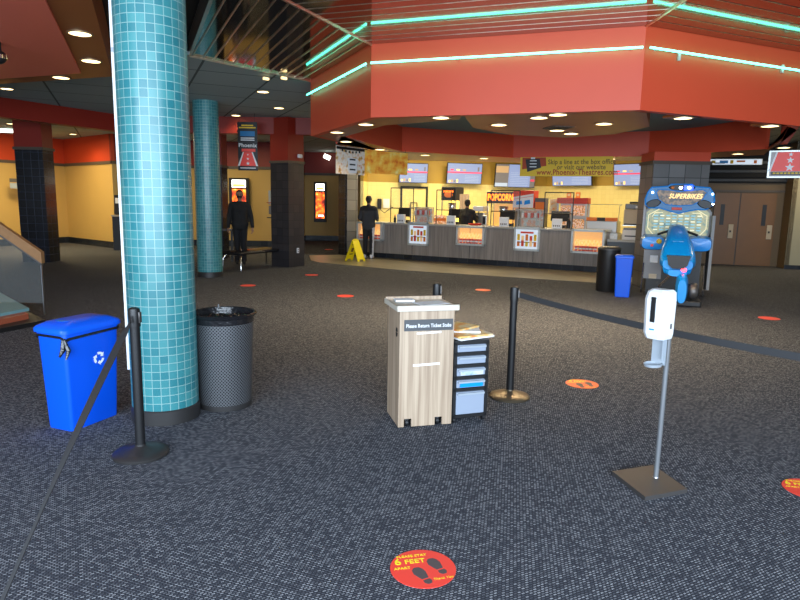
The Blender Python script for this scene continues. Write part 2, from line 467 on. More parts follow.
# slatted metal ceiling: sectors around the octagon, slats parallel to each face
def slat_sector(P, Q, outer, name, ribs=.017, pitch=.158):
    """P,Q corners of the octagon face; outer = polygon at ceiling level clipped to the sector"""
    d = (Vector(Q) - Vector(P)).normalized(); nrm = Vector((d.y, -d.x))
    if (Vector(outer[2]) - Vector(P)).dot(nrm) < 0: nrm = -nrm
    poly = [Vector(p) for p in outer]
    def clip(off):
        hits = []
        for i in range(len(poly)):
            a, c = poly[i], poly[(i + 1) % len(poly)]
            da, dc = (a - Vector(P)).dot(nrm) - off, (c - Vector(P)).dot(nrm) - off
            if da * dc < 0:
                t = da / (da - dc); h = a + (c - a) * t; hits.append((h - Vector(P)).dot(d))
        return (min(hits), max(hits)) if len(hits) >= 2 else None
    m = B(); mx = max((p - Vector(P)).dot(nrm) for p in poly); off = .02
    P0 = Vector(P)
    while off < mx:
        k0, k1 = clip(off), clip(off + pitch - .03)
        if k0 and k1:
            def pt(s_, o_): q = P0 + d * s_ + nrm * o_; return (q.x, q.y)
            m.m(0); m.prism([pt(k0[0], off), pt(k0[1], off), pt(k1[1], off + pitch - .03), pt(k1[0], off + pitch - .03)], ZC, ZC + .02)
            k2 = clip(off + pitch - .022)
            if k2:
                m.m(1); m.prism([pt(k2[0], off + pitch - .022), pt(k2[1], off + pitch - .022), pt(k2[1], off + pitch - .022 + ribs), pt(k2[0], off + pitch - .022 + ribs)], ZC - (.012 if ribs > .012 else .003), ZC + .02)
        off += pitch
    return struct(m.build(name, ['slat_mirror', 'slat_rib']))
rA = Vector((-.65, -1.42)).normalized(); rB = Vector((.02, -1.0)).normalized()
Afar = Vector(A_) + rA * 6.4; Bfar = Vector(B_) + rB * 4.8
slat_sector(L_, A_, [L_, A_, tuple(Afar), (-.1, 2.3), e1], 'ceiling')
slat_sector(A_, B_, [A_, B_, tuple(Bfar), tuple(Afar)], 'ceiling', pitch=.2, ribs=.009)
Rfar = Vector(R_) + Vector((.4, -.9)).normalized() * 5
slat_sector(B_, R_, [B_, R_, (9, 8.5), tuple(Rfar), tuple(Bfar)], 'ceiling', pitch=.2, ribs=.009)
# thin metal trims along the slat edges
def bar2(p, q, z0, z1, w): 
    d = (Vector(q) - Vector(p)).normalized(); n_ = Vector((-d.y, d.x)) * w / 2
    p, q = Vector(p), Vector(q)
    return [tuple(p + n_), tuple(q + n_), tuple(q - n_), tuple(p - n_)], z0, z1
TN = [0]
def trim(m, mats, **k):
    TN[0] += 1; return struct(m.build('trim_%d' % TN[0], mats, **k))
m = B(); m.prism(*bar2(e1, L_, ZC - .03, ZC + .06, .03)); trim(m, 'slat_rib')
m = B(); m.prism(*bar2(e1, (-.1, 2.3), ZC - .02, ZC + .25, .04)); trim(m, 'slat_rib')
m = B(); m.prism(*bar2(A_, tuple(Afar), ZC - .015, ZC + .02, .025)); trim(m, 'slat_rib')
m = B(); m.prism(*bar2(B_, tuple(Bfar), ZC - .015, ZC + .02, .03)); trim(m, 'slat_rib')

# red fascia of the octagonal canopy
def inset(pts, k, c):
    return [tuple(Vector(c) + (Vector(p) - Vector(c)) * k) for p in pts]
cen = (2.5, 11.6)
outer = [L2, L_, A_, B_, R_, R2]
inner = inset(outer, .97, cen)
m = B()
for i in range(len(outer) - 1):
    m.prism([outer[i], outer[i + 1], inner[i + 1], inner[i]], ZF, ZC + .02)
struct(m.build('wall_canopy', 'red_paint'))
# the soffit behind the canopy opening: band facing the lobby, underside with lamps
bandpix = [(345, 136.5), (402, 151.3), (513, 157.6), (648, 156.2), (765, 149)]
bp_ = [G(x, y, ZF) for x, y in bandpix]
ZT = 3.36
back = [(7.6, 13.4), (6.4, 15.2), (3.2, 17.2), (.3, 17.0), (-1.2, 15.0), (-1.3, 12.6)]
# vertical band
cen2 = (2.7, 10.5)
outb = inset(bp_, 1.02, cen2)
m = B()
for i in range(len(bp_) - 1):
    m.prism([bp_[i], bp_[i + 1], outb[i + 1], outb[i]], ZF, ZT + .02)
struct(m.build('wall_inner_band', 'red_paint'))
# undersides (brown)
m = B()
def under(pts, z=ZF, t=.03): m.prism(pts, z, z + t)
ie = [G(345, 136.5, ZF), G(384, 125.5, ZF), G(459, 119.5, ZF)]
Li, Ai = inner[1], inner[2]
under([inner[1], inner[2], ie[1], ie[0]])
under([inner[2], (.76, 8.33), ie[2], ie[1]])
under([inner[0], inner[1], ie[0], back[5]])
under([outb[0], outb[1], back[4], back[5]])
under([outb[1], outb[2], back[2], back[3]]); under([outb[1], back[3], back[4]])
under([outb[2], outb[3], back[1], back[2]])
under([outb[3], outb[4], back[0], back[1]])
under([outb[4], G(797, 130, ZF), inner[4], inner[5], (6.9, 11.9), back[0]])
struct(m.build('ceiling', 'brown_soffit'))
# drop panel under the recess
isl = [(.80, 8.36), (1.05, 9.6), (1.75, 10.45), (2.75, 10.75), (3.35, 10.1), (3.50, 9.1), (2.95, 7.80), (2.79, 7.72)]
m = B(); m.prism(isl, ZF, ZF + .5); struct(m.build('ceiling', 'brown_soffit'))
# teal recess ceiling
m = B(); m.prism(inset(outer, .985, cen) + [(6.0, 13.8), (2.8, 15.6), (0.0, 14.6)], ZT, ZT + .04); struct(m.build('ceiling', 'teal_paint'))
# closing fascia behind the soffit (towards the kitchen)
m = B()
for i in range(len(back) - 1): m.prism(*bar2(back[i], back[i + 1], ZF, 3.66, .06))
struct(m.build('wall_soffit', 'red_paint'))
m = B(); m.box((2.27, 9.35, ZF - .006), (.34, .34, .012), .2); 
for k in range(5): m.m(1).box((2.27 + (k - 2) * .06, 9.35, ZF - .014), (.02, .3, .006), .2); 
vent = m.build('ceiling_vent', ['trim_cap', 'black']); tag(vent, 'small square air vent in the brown drop panel under the red canopy', 'vent')

# left soffit: brown surround with a red panel, above the stairs
sp = [G(92, 0, 3.4), G(113, 76.5, 3.4), G(0, 84, 3.4)]
d0 = Vector(sp[0]) - Vector(sp[1]); q0 = Vector(sp[1]) + d0 * 1.8
d1 = Vector(sp[2]) - Vector(sp[1]); q1 = Vector(sp[1]) + d1 * 3
m = B(); m.prism([tuple(q0), sp[1], tuple(q1), (-12, 2)], 3.4, 4.04); struct(m.build('ceiling', 'brown_soffit'))
r0 = [G(45, 0, 3.38), G(81, 73, 3.38), G(0, 78.5, 3.38)]
d0 = Vector(r0[0]) - Vector(r0[1]); q0 = Vector(r0[1]) + d0 * 1.75
d1 = Vector(r0[2]) - Vector(r0[1]); q1 = Vector(r0[1]) + d1 * 2.8
mat('red_panel_lit', (.95, .20, .12), rough=.5)  # lighter copy of the red, the missing light put into its colour
m = B(); m.prism([tuple(q0), r0[1], tuple(q1), (-11.5, 3)], 3.375, 3.399); struct(m.build('ceiling', 'red_panel_lit'))
# dark drop beside the soffit
m = B(); m.prism([G(93, 0, 3.4), (-1.6, 1.5), (-1.1, 1.5), (-3.3, 9.3), (-5.0, 11.2), G(113, 76.5, 3.4)], 3.86, 3.9); struct(m.build('ceiling', 'black_ceiling'))

# headers (red) over the columns and rear walls
hl = [(-11.2, 9.4), (-8.68, 13.82), (-7.3, 16.3), (-2.3, 16.3)]
m = B()
for i in range(3): m.prism(*bar2(hl[i], hl[i + 1], 3.36, ZC + .03, .3))
struct(m.build('wall_header', 'red_dark'))
rear = [(-20, 13.2), (-14.6, 19.5), (-12.45, 23.3), (-9.6, 20.9), (-8.2, 22.9), (-4.62, 23.0), (-4.2, 27.2), (-1.2, 27.2), (-1.2, 22.4)]
def strip(m, pts, z0, z1, t=.1, push=0):
    for i in range(len(pts) - 1):
        p, q = Vector(pts[i]), Vector(pts[i + 1]); d = (q - p).normalized(); n_ = Vector((-d.y, d.x))
        m.prism([tuple(p - n_ * push), tuple(q - n_ * push), tuple(q + n_ * t), tuple(p + n_ * t)], z0, z1)
m = B(); strip(m, rear, 0, 2.86); struct(m.build('wall_rear', 'yellow_paint'))
m = B(); strip(m, rear[:4], 2.86, ZC, push=.0); struct(m.build('wall_rear_upper', 'orange_paint'))
m = B(); strip(m, rear[3:], 2.86, ZC, push=.0); struct(m.build('wall_rear_upper', 'red_dark'))
m = B(); strip(m, rear, 2.80, 2.9, t=0, push=.04); trim(m, 'trim_cap')
m = B(); strip(m, rear, 0, .22, t=0, push=.03); struct(m.build('baseboard_rear', 'base_tile'))

# kitchen walls
kw = [(-1.25, 20.4), (-1.15, 21.0), (5.15, 22.6), (8.85, 18.35)]
ZW = 2.37
m = B(); strip(m, kw, 0, ZW); struct(m.build('wall_kitchen', 'wall_tile'))
m = B(); strip(m, kw, ZW, 3.64); struct(m.build('wall_kitchen_upper', 'gold_paint'))
# doorway in the kitchen wall
def wallpt(px, py, seg, off=.02):
    P, Q = Vector(kw[seg]), Vector(kw[seg + 1]); d = (Q - P).normalized(); n_ = Vector((-d.y, d.x))
    p = on_line(px, py, P - n_ * off, Q - n_ * off); return Vector(p)
wa = math.atan2(kw[2][1] - kw[1][1], kw[2][0] - kw[1][0])
wb = math.atan2(kw[3][1] - kw[2][1], kw[3][0] - kw[2][0])
p0, p1 = wallpt(401.5, 187, 1), wallpt(427, 187, 1)
w = (p1 - p0).length; zt = p0.z
m = B()
for x in (-w / 2, w / 2): m.box((x, 0, zt / 2), (.06, .05, zt))
m.box((0, 0, zt), (w + .06, .05, .07)); m.m(1).box((0, .015, zt / 2), (w, .01, zt))
m.m(0).box((-w / 2 + .32, -.01, 1.45), (.02, .02, .5)); m.box((-w / 2 + .55, -.01, 1.45), (.02, .02, .5)); m.box((-w / 2 + .435, -.01, 1.71), (.25, .02, .02))
struct(m.build('door_kitchen', ['black', 'wall_tile'], loc=((p0.x + p1.x) / 2, (p0.y + p1.y) / 2, 0), rz=wa))

# right hand: door wall
dw0, dw1 = G(700, 263.4), G(772, 266.4)
dd = (Vector(dw1) - Vector(dw0)).normalized(); dn = Vector((-dd.y, dd.x))
da = math.atan2(dd.y, dd.x)
wl = tuple(Vector(dw0) - dd * 1.0); wr = tuple(Vector(dw1) + dd * .12)
wc = tuple(Vector(wr) - dn * .75)
we = tuple(Vector(wc) + dd * 6)
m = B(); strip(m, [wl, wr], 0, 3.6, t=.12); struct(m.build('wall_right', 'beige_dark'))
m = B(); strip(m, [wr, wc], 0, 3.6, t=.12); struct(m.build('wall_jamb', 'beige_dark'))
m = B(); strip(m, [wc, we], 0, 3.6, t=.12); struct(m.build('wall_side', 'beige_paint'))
m = B(); strip(m, [wc, we], 0, .12, t=0, push=.02); struct(m.build('baseboard_side', 'base_tile'))
# louvre panel above the doors
lo0, lo1 = VY(700, 155, 18.6), VY(790, 184, 18.0)
zl0 = 2.46
m = B(); m.prism(*bar2(tuple(Vector(wl) - dn * .06), tuple(Vector(wr) + dd * 1.2 - dn * .06), zl0, 3.6, .04))
for k in range(6):
    z = zl0 + .05 + k * .13
    m.m(1 if k % 2 == 0 else 0).prism(*bar2(tuple(Vector(wl) - dn * .10), tuple(Vector(wr) + dd * 1.2 - dn * .10), z, z + .07, .06))
trim(m, ['black_matte', 'black'])
# two doors
def make_door(x0, x1, handle, glass):
    a, c = on_line(x0, 265, dw0, dw1), on_line(x1, 265, dw0, dw1)
    W = math.dist(a[:2], c[:2]); mid = ((a[0] + c[0]) / 2, (a[1] + c[1]) / 2)
    mid = tuple(Vector(mid) - dn * .04)
    t = B().box((0, 0, 1.09), (W - .02, .05, 2.16)).build('door_1' if x0 > 730 else 'door_2', 'door_wood', loc=(mid[0], mid[1], 0), rz=da)
    struct(t)
    B().box((glass, -.03, 1.52), (.11, .012, .62)).build('door_pane', 'black', t)
    B().box((handle, -.035, 1.02), (.14, .03, .42), bev=.008).m(1).box((handle - .01, -.052, 1.02), (.05, .01, .06)).build('door_handle', ['beige_box', 'black'], t)
make_door(708, 733, .17, -.1)
make_door(733.5, 769.5, .36, .18)
# painted frame around the doors
a = on_line(733.3, 265, dw0, dw1)
m = B(); m.box((0, -.02, 1.1), (.06, .05, 2.2)); m.box((.75, -.02, 2.23), (3.4, .06, .06)); trim(m, 'trim_cap', loc=(a[0], a[1], 0), rz=da)

# closing walls out of view, so daylight only comes from the entrance side
m = B(); m.box((-20, 13, 2), (.2, 34, 4.1)); struct(m.build('wall_left', 'yellow_paint'))
m = B(); m.box((16, 13, 2), (.2, 34, 4.1)); struct(m.build('wall_far_right', 'beige_paint'))
m = B(); m.box((-2, 30, 2), (36, .2, 4.1)); struct(m.build('wall_back', 'beige_paint'))

# ------------------------------------------------------------------ columns
def round_column(loc, r, label, H=ZC + .3, basez=.11):
    t = thing('tiled_column', label, 'column', (loc[0], loc[1], 0))
    B().lathe([(r, basez), (r, H)], n=64).build('shaft', 'teal_tile', t, smooth=True)
    B().lathe([(r + .009, 0), (r + .009, basez - .005), (r, basez + .005)], n=48).build('base', 'base_dark', t, smooth=True)
    return t
cx, cy = -1.838, 4.72
round_column((cx, cy), .249, 'large teal mosaic tiled round column beside the blue recycling bin', H=4.04)
c2 = G(207, 277.5)
round_column((c2[0], c2[1] + .25), .27, 'farther teal tiled round column near the black bench')
# raceway on the big column
t = thing('cable_raceway', 'white vertical cable raceway running down the large teal column', 'raceway', (cx - .258, cy - .03, 0))
B().box((0, 0, 2.18), (.028, .03, 3.6)).build('cover', 'white', t)
B().box((.0, -.018, 2.75), (.02, .01, .03)).build('clip', 'grey_plastic', t)

def square_pillar(name, label, x0, x1, y0, y1, zcap, tile, top, ztop=ZC, rz=0, cap='trim_cap', t2=None):
    X, Y = (x0 + x1) / 2, (y0 + y1) / 2; w, d = x1 - x0, y1 - y0
    t = thing(name, label, 'pillar', (X, Y, 0), rz)
    B().box((0, 0, zcap / 2), (w, d, zcap)).build('tiled_shaft', tile, t)
    B().box((0, 0, zcap + .035), (w + .06, d + .06, .07)).build('cap_moulding', cap, t)
    B().box((0, 0, (zcap + .07 + ztop) / 2), (w, d, ztop - zcap - .07)).build('painted_top', top, t)
    return t
# dark column: two visible faces meet at x=289
pc = Vector(G(289, 267.5)); pr = Vector(G(311, 265)); 
ang = math.atan2(pr.y - pc.y, pr.x - pc.x)
wdt = .60
cx2 = pc + Vector((math.cos(ang), math.sin(ang))) * wdt / 2 + Vector((-math.sin(ang), math.cos(ang))) * wdt / 2
t = thing('tiled_pillar', 'square dark tiled pillar with red painted top behind the end of the bench', 'pillar', (cx2.x, cx2.y, 0), ang)
m = B(); m.m(0).box((0, 0, 1.32), (wdt, wdt, 2.64)); m.build('tiled_shaft', 'slate_tile', t)
B().box((0, 0, 2.67), (wdt + .05, wdt + .05, .06)).build('cap_moulding', 'trim_cap', t)
B().box((0, 0, 3.23), (wdt, wdt, 1.06)).build('painted_top', 'red_dark', t)
f = (wdt / 2)
sp_pos = Vector((cx2.x, cx2.y)) + Vector((math.sin(ang), -math.cos(ang))) * (f + .03) + Vector((math.cos(ang), math.sin(ang))) * .12
o = B().box((0, 0, 0), (.16, .06, .10), bev=.025).build('emergency_light', 'white_plastic', loc=(sp_pos.x, sp_pos.y, 2.83), rz=ang, smooth=True)
tag(o, 'small white oval emergency light on the red top of the dark pillar', 'lamp')
sp_pos = Vector((cx2.x, cx2.y)) + Vector((math.sin(ang), -math.cos(ang))) * (f + .008) + Vector((math.cos(ang), math.sin(ang))) * .04
o = B().box((0, 0, 0), (.08, .012, .13)).m(1).box((0, -.008, .025), (.03, .006, .025)).box((0, -.008, -.025), (.03, .006, .025)).build('wall_outlet', ['white_plastic', 'black'], loc=(sp_pos.x, sp_pos.y, .42), rz=ang)
tag(o, 'white wall outlet low on the dark tiled pillar', 'outlet')

square_pillar('tiled_pillar', 'black tiled pillar at far left in front of the yellow wall', *(-9.85, -9.14, 16.1, 16.6), 2.86, 'black_tile', 'red_dark', 3.74)
square_pillar('tiled_pillar', 'narrow black pillar half hidden behind the farther teal column', -5.7, -5.12, 17.9, 18.5, 2.6, 'black_tile', 'red_dark', 3.74)
# pillar at the counter's left end, black face and metal-grey face
t = thing('tiled_pillar', 'black pillar with a grey tiled face at the left end of the concession counter', 'pillar', (-1.74, 20.25, 0), TH(35))
B().box((0, 0, 1.8), (.44, .44, 3.6)).build('tiled_shaft', 'black_tile', t)
B().box((.0, 0, 0), (.1, .1, .1)).build('tmp', 'black', t) if False else None
B().box((.03, -.232, 1.75), (.40, .02, 3.3)).build('tiled_face', 'grey_tile', t)
# big grey tiled pillar behind the arcade game
gx0, gx1 = 5.17, 6.33
square_pillar('tiled_pillar', 'wide grey tiled pillar behind the blue motorcycle arcade game', gx0, gx1, 13.05, 13.75, 2.58, 'grey_tile', 'red_paint', ZF)
# ------------------------------------------------------------------ neon
def neon(p, q, label, z):
    p, q = Vector((*p, z)), Vector((*q, z)); d = (q - p); L = d.length; a = math.atan2(d.y, d.x); mid = (p + q) / 2
    nrm = Vector((math.sin(a), -math.cos(a), 0))
    t = thing('neon_tube', label, 'neon light', tuple(mid + nrm * .07), a, group='neon tubes round the canopy')
    B().tube([(-L / 2 + .02, 0, 0), (L / 2 - .02, 0, 0)], .0125, 10).build('glass_tube', 'neon', t, smooth=True)
    for k in range(4):
        x = -L / 2 + .15 + (L - .3) * k / 3
        B().box((x, .035, -.002), (.02, .066, .02)).build('standoff', 'neon_cap', t)
zn = 3.52
neon(L_, A_, 'glowing green-white neon tube on the left angled face of the red canopy', zn)
neon(A_, B_, 'glowing green-white neon tube on the front face of the red canopy', zn)
neon(B_, R_, 'glowing green-white neon tube on the right angled face of the red canopy', zn)
for x, y in ((676, 57), (779, 69.5)):
    p = on_line(x, y, B_, R_); o = B().box((0, 0, 0), (.03, .03, .1)).build('neon_clip', 'lens_white', loc=(p[0] + .02, p[1] - .04, p[2]))
    o.data.materials[0] = MATS['neon_cap']
    tag(o, 'small pale clip below the neon on the right canopy face, %s' % ('near the corner' if x < 700 else 'near the picture edge'), 'clip')

# ------------------------------------------------------------------ downlights
def make_down(r=.11):
    t = thing('downlight', '', 'ceiling light')
    B().lathe([(r + .022, -.001), (r + .022, -.012), (r, -.014), (r - .004, -.002)], n=24).build('ring', 'brass_ring', t, smooth=True)
    B().lathe([(.0001, -.009), (r - .002, -.009), (r - .002, -.002), (.0001, -.002)], n=24, closed=True).build('lens', 'lens', t)
    return t
proto = make_down(); used = [False]
def down(px, py, z, label, power=26, lab_group='round downlights'):
    x, y = G(px, py, z)
    return downw(x, y, z, label, power, lab_group)
def downw(x, y, z, label, power, g):
    if not used[0]:
        o = proto; used[0] = True; o.location = (x, y, z); o['label'] = label
    else: o = dup(proto, (x, y, z), 0, label)
    o['group'] = g
    if power: lamp('SPOT', (x, y, z - .03), power, (1, .76, .46), size=.1, rot=(0, 0, 0), spot=TH(140))
    return o
gc = 'downlights under the red canopy'
CANP = 74
down(441, 117.3, ZF, 'round downlight under the canopy front edge, left of the brown drop panel', CANP, gc)
down(366, 124, ZF, 'round downlight under the canopy just left of its front corner', CANP, gc)
down(337, 132, ZF, 'round downlight near the left end of the angled canopy face', CANP, gc)
for x, y, l in ((499, 124.5, 'round downlight at the left side of the brown drop panel'), (539, 117.3, 'front left downlight of the close pair in the drop panel'),
                (558, 114.2, 'large-looking downlight of the drop panel nearest the canopy front'), (557, 130, 'downlight behind the vent in the brown drop panel'),
                (571, 133.3, 'rearmost downlight of the brown drop panel'), (604, 123.5, 'round downlight at the right side of the brown drop panel')):
    down(x, y, ZF, l, CANP, gc)
p = Vector(on_line(683, 118, B_, R_)); downw(3.62, 8.33, ZT, 'round downlight inside the canopy behind its right front corner', CANP, gc) if False else None
for x, y, l in ((683, 117.6, 'round downlight under the right angled face of the canopy'), (770, 125.6, 'round downlight under the canopy near the right picture edge')):
    P = G(x, y, ZF)
    # carried by a small bracket plate behind the fascia
    o = B().box((0, 0, 0), (.34, .34, .03)).build('ceiling', 'brown_soffit', loc=(P[0], P[1], ZF + .015), rz=TH(24)); struct(o)
    downw(P[0], P[1], ZF, l, CANP, gc)
bl = [(346, 141.3, 'first from the left'), (380, 149.3, 'above the popcorn picture banner'), (425, 154.9, 'above the leftmost menu screen'), (484, 158.2, 'above the gap after the second menu screen'),
      (545, 159.4, 'at the left part of the yellow banner'), (611, 158.6, 'at the right end of the yellow banner'), (676, 157.6, 'in front of the wide grey pillar'),
      (738, 153.6, 'above the lit sign over the doors'), (784, 147.3, 'above the red carpet banner')]
bandc = Vector((2.7, 10.5))
for x, y, l in bl:
    p = Vector(G(x, y, ZF)); down_p = p
    downw(p.x, p.y, ZF, 'round downlight in the soffit over the counter, ' + l, 20, 'downlights in the soffit row')
for x, y, l in ((263, 91.5, 'nearest of the two round lights in the teal ceiling left of the canopy'), (279, 107.8, 'farther of the two round lights in the teal ceiling left of the canopy'),
                (236, 115.2, 'dim round light in the teal ceiling above the hanging sign')):
    down(x, y, ZC, l, 12, 'lights in the teal ceiling')
for x, y, l in ((80, 33, 'nearest round light in the brown surround of the red panel'), (91, 60.5, 'second round light in the brown surround, near its corner'), (61, 77.2, 'round light in the far strip of the brown surround'), ):
    down(x, y, 3.4, l, 10, 'lights in the brown surround')
down(7, 88.5, ZC, 'round light in the teal ceiling at the far left', 8, 'lights in the teal ceiling')
down(73, 134, 3.74, 'round light in the rear ceiling right of the far left pillar', 30, 'lights over the rear lobby')
down(11, 123.5, 3.74, 'round light in the rear ceiling left of the far left pillar', 40, 'lights over the rear lobby')
# two small lamps on the slat trim
for x, y, l in ((266, 77.5, 'left'), (284, 77, 'right')):
    p = G(x, y, ZC - .04)
    o = B().box((0, 0, 0), (.10, .04, .04), rz=.8).build('spot_lamp', 'lens_warm', loc=(p[0], p[1], ZC - .06)); tag(o, 'small %s spot lamp on the metal edge of the slatted ceiling' % l, 'lamp')
# rear strip light at far left
x0, y0 = G(-4, 131, 3.70); 
o = B().box((0, 0, 0), (1.7, .16, .06)).build('strip_light', 'lamp_box', loc=(x0, y0, 3.70), rz=.15); tag(o, 'white fluorescent strip light glowing at the far left', 'ceiling light')

# ------------------------------------------------------------------ concession counter
CT = math.atan2(cu.y, cu.x)
def cpt(px, off=0.0, z=1.1):
    """point above the counter's front line shifted off metres towards the kitchen"""
    P = C0 - cn * off; Q = C1 - cn * off
    p = on_line(px, 225, P, Q); return (p[0], p[1], z)
CL = (C1 - C0).length
t = thing('concession_counter', 'long grey wood panelled concession counter with dark tiled base', 'counter', (C0.x, C0.y, 0), CT)
B().box((CL / 2, .42, .60), (CL, .70, .88)).build('panelling', 'counter_wood', t)
B().box((CL / 2, .46, .08), (CL - .06, .64, .16)).build('tiled_base', 'base_tile', t)
B().box((CL / 2, .43, 1.07), (CL + .04, .80, .05), bev=.01).build('counter_top', 'counter_top', t)
for k in range(1, 4): B().box((CL * k / 4, .066, .60), (.012, .006, .86)).build('panel_joint', 'black', t)
# lower counter on the right
lc0 = Vector(on_line(605, 250, (5.0, 16.3), (7.2, 15.2)))
t = thing('service_counter', 'lower dark grey service counter right of the concession counter', 'counter', (5.28, 16.15, 0), TH(-20))
B().box((.8, .35, .40), (1.7, .6, .80)).build('cabinet', 'sign_grey', t)
B().box((.8, .33, .825), (1.76, .68, .05)).build('counter_top', 'counter_top', t)
# back counter
bc0, bc1 = Vector((-.7, 20.55)), Vector((4.3, 21.7)); ba = math.atan2(bc1.y - bc0.y, bc1.x - bc0.x)
t = thing('back_counter', 'stainless back counter along the yellow tiled kitchen wall', 'counter', (bc0.x, bc0.y, 0), ba)
B().box((2.5, .2, .42), (5.0, .5, .84)).build('cabinet', 'stainless', t)
B().box((2.5, .2, .865), (5.06, .56, .05)).build('counter_top', 'counter_top', t)
t = thing('back_counter', 'stainless back counter in front of the right hand kitchen wall', 'counter', (4.75, 21.3, 0), wb)
B().box((2.0, -.1, .42), (4.0, .5, .84)).build('cabinet', 'stainless', t)
B().box((2.0, -.1, .865), (4.06, .56, .05)).build('counter_top', 'counter_top', t)

# displays in the counter face
def cdisp(px0, px1, py0, py1, kind, label):
    a, c = on_line(px0, (py0 + py1) / 2, C0, C1), on_line(px1, (py0 + py1) / 2, C0, C1)
    W = math.dist(a[:2], c[:2]); zt = on_line((px0 + px1) / 2, py0, C0, C1)[2]; zb = on_line((px0 + px1) / 2, py1, C0, C1)[2]; Hh = zt - zb
    mid = ((a[0] + c[0]) / 2, (a[1] + c[1]) / 2, zb)
    fw = .055
    if kind == 'poster':
        t = thing('snack_poster', label, 'poster', mid, CT)
        m = B(); m.box((0, .03, fw / 2), (W, .04, fw)).box((0, .03, Hh - fw / 2), (W, .04, fw)).box((-W / 2 + fw / 2, .03, Hh / 2), (fw, .04, Hh)).box((W / 2 - fw / 2, .03, Hh / 2), (fw, .04, Hh)); m.build('frame', 'silver_frame', t)
        B().box((0, .045, Hh / 2), (W - fw * 2, .02, Hh - fw * 2)).build('printed_sheet', 'screen_white', t)
        m = B()
        for r_ in range(2):
            for k in range(5):
                x = -W / 2 + .13 + k * (W - .26) / 4; z = .12 + r_ * (Hh - .3) * .45; hh = .13 + .04 * ((k + r_) % 2)
                m.m((k + r_ * 2) % 4).box((x, .034, z + hh / 2), (.075, .006, hh))
        m.m(4).box((0, .034, .075 + (Hh - .3) * .45), (W - .2, .006, .02)); m.m(1).box((0, .034, Hh - .15), (W * .5, .006, .05))
        m.build('printed_cups', ['card_orange', 'box_red', 'banner_yellow', 'screen_brown', 'black'], t)
    else:
        t = thing('popcorn_window', label, 'display case', mid, CT)
        m = B(); m.box((0, .0, fw / 2), (W, .16, fw)).box((0, .0, Hh - fw / 2), (W, .16, fw)).box((-W / 2 + fw / 2, .0, Hh / 2), (fw, .16, Hh)).box((W / 2 - fw / 2, .0, Hh / 2), (fw, .16, Hh)); m.build('frame', 'silver_frame', t)
        B().box((0, .07, Hh / 2), (W - .1, .01, Hh - .1)).build('lit_back', 'popcorn_glow', t)
        B().box((0, -.07, Hh / 2), (W - .1, .006, Hh - .1)).build('pane', 'glass', t)
        return t, W, Hh, mid
    return t
cdisp(407.5, 428, 222, 245.5, 'poster', 'white framed lit drinks poster on the left part of the counter face')
cdisp(513.5, 539.5, 227, 251, 'poster', 'white framed lit snack poster in the middle of the counter face')
wins = [cdisp(457, 485, 226, 245.5, 'w', 'lit popcorn display window below the employee'), cdisp(571.5, 605, 229.5, 253.5, 'w', 'lit popcorn display window at the right end of the counter'),
        cdisp(358, 383, 222, 240.5, 'w', 'lit yellow display window behind the customer')]
# popcorn boxes in the windows
def popbox():
    t = thing('popcorn_box', '', 'popcorn box')
    m = B(); m.lathe([(.045, 0), (.05, .04)], n=4); m.lathe([(.053, .08), (.058, .13)], n=4); m.m(1).lathe([(.05, .04), (.053, .08)], n=4); m.build('carton', ['box_red', 'paper'], t)
    m = B()
    for k in range(9):
        a = k * 2.4; m.ball((.036 * math.cos(a) * (k > 0), .036 * math.sin(a) * (k > 0), .15 + .04 * (k % 4)), .026, 6, 4)
    m.build('popcorn', 'popcorn', t, smooth=True)
    return t
pb = popbox(); first = True
wn = ['below the employee', 'at the right end of the counter', 'behind the customer']
for wi, (t, W, Hh, mid) in enumerate(wins):
    n = 7
    for k in range(n):
        x = -W / 2 + .13 + (W - .26) * k / (n - 1); y = 0.0
        wx = mid[0] + math.cos(CT) * x - math.sin(CT) * y; wy = mid[1] + math.sin(CT) * x + math.cos(CT) * y
        lab = 'red popcorn box inside the lit window ' + wn[wi]
        if first: pb.location = (wx, wy, mid[2] + .056); pb['label'] = lab; o = pb; first = False
        else: o = dup(pb, (wx, wy, mid[2] + .056), 0, lab)
        o['group'] = 'popcorn boxes in the window ' + wn[wi]
        o.rotation_euler = (0, 0, .4 + .3 * k)

# sneeze guards
def sneeze(px0, px1, topy, label):
    a, c = Vector(cpt(px0, .22, 1.096)), Vector(cpt(px1, .22, 1.096)); W = (c - a).length; mid = (a + c) / 2
    H = on_line((px0 + px1) / 2, topy, C0 - cn * .22, C1 - cn * .22)[2] - 1.096
    t = thing('sneeze_guard', label, 'sneeze guard', tuple(mid), CT, group='sneeze guards on the counter')
    m = B(); r = .014
    for x in (-W / 2, W / 2): m.tube([(x, 0, 0), (x, 0, H)], r, 8); m.box((x, 0, .005), (.07, .12, .01))
    m.tube([(-W / 2, 0, H), (W / 2, 0, H)], r, 8); m.tube([(-W / 2, 0, H * .42), (W / 2, 0, H * .42)], r * .8, 8)
    m.build('frame', 'black', t)
    B().box((0, .0, H * .71), (W - .03, .006, H * .56)).build('panel', 'glass', t)
sneeze(390.5, 413, 188, 'black framed clear sneeze guard at the left end of the counter')
sneeze(436, 450.5, 190, 'black framed clear sneeze guard left of the employee')
sneeze(490.5, 518.5, 190.5, 'black framed clear sneeze guard in front of the popcorn sign')
sneeze(543.5, 572, 192.5, 'black framed clear sneeze guard near the candy rack')
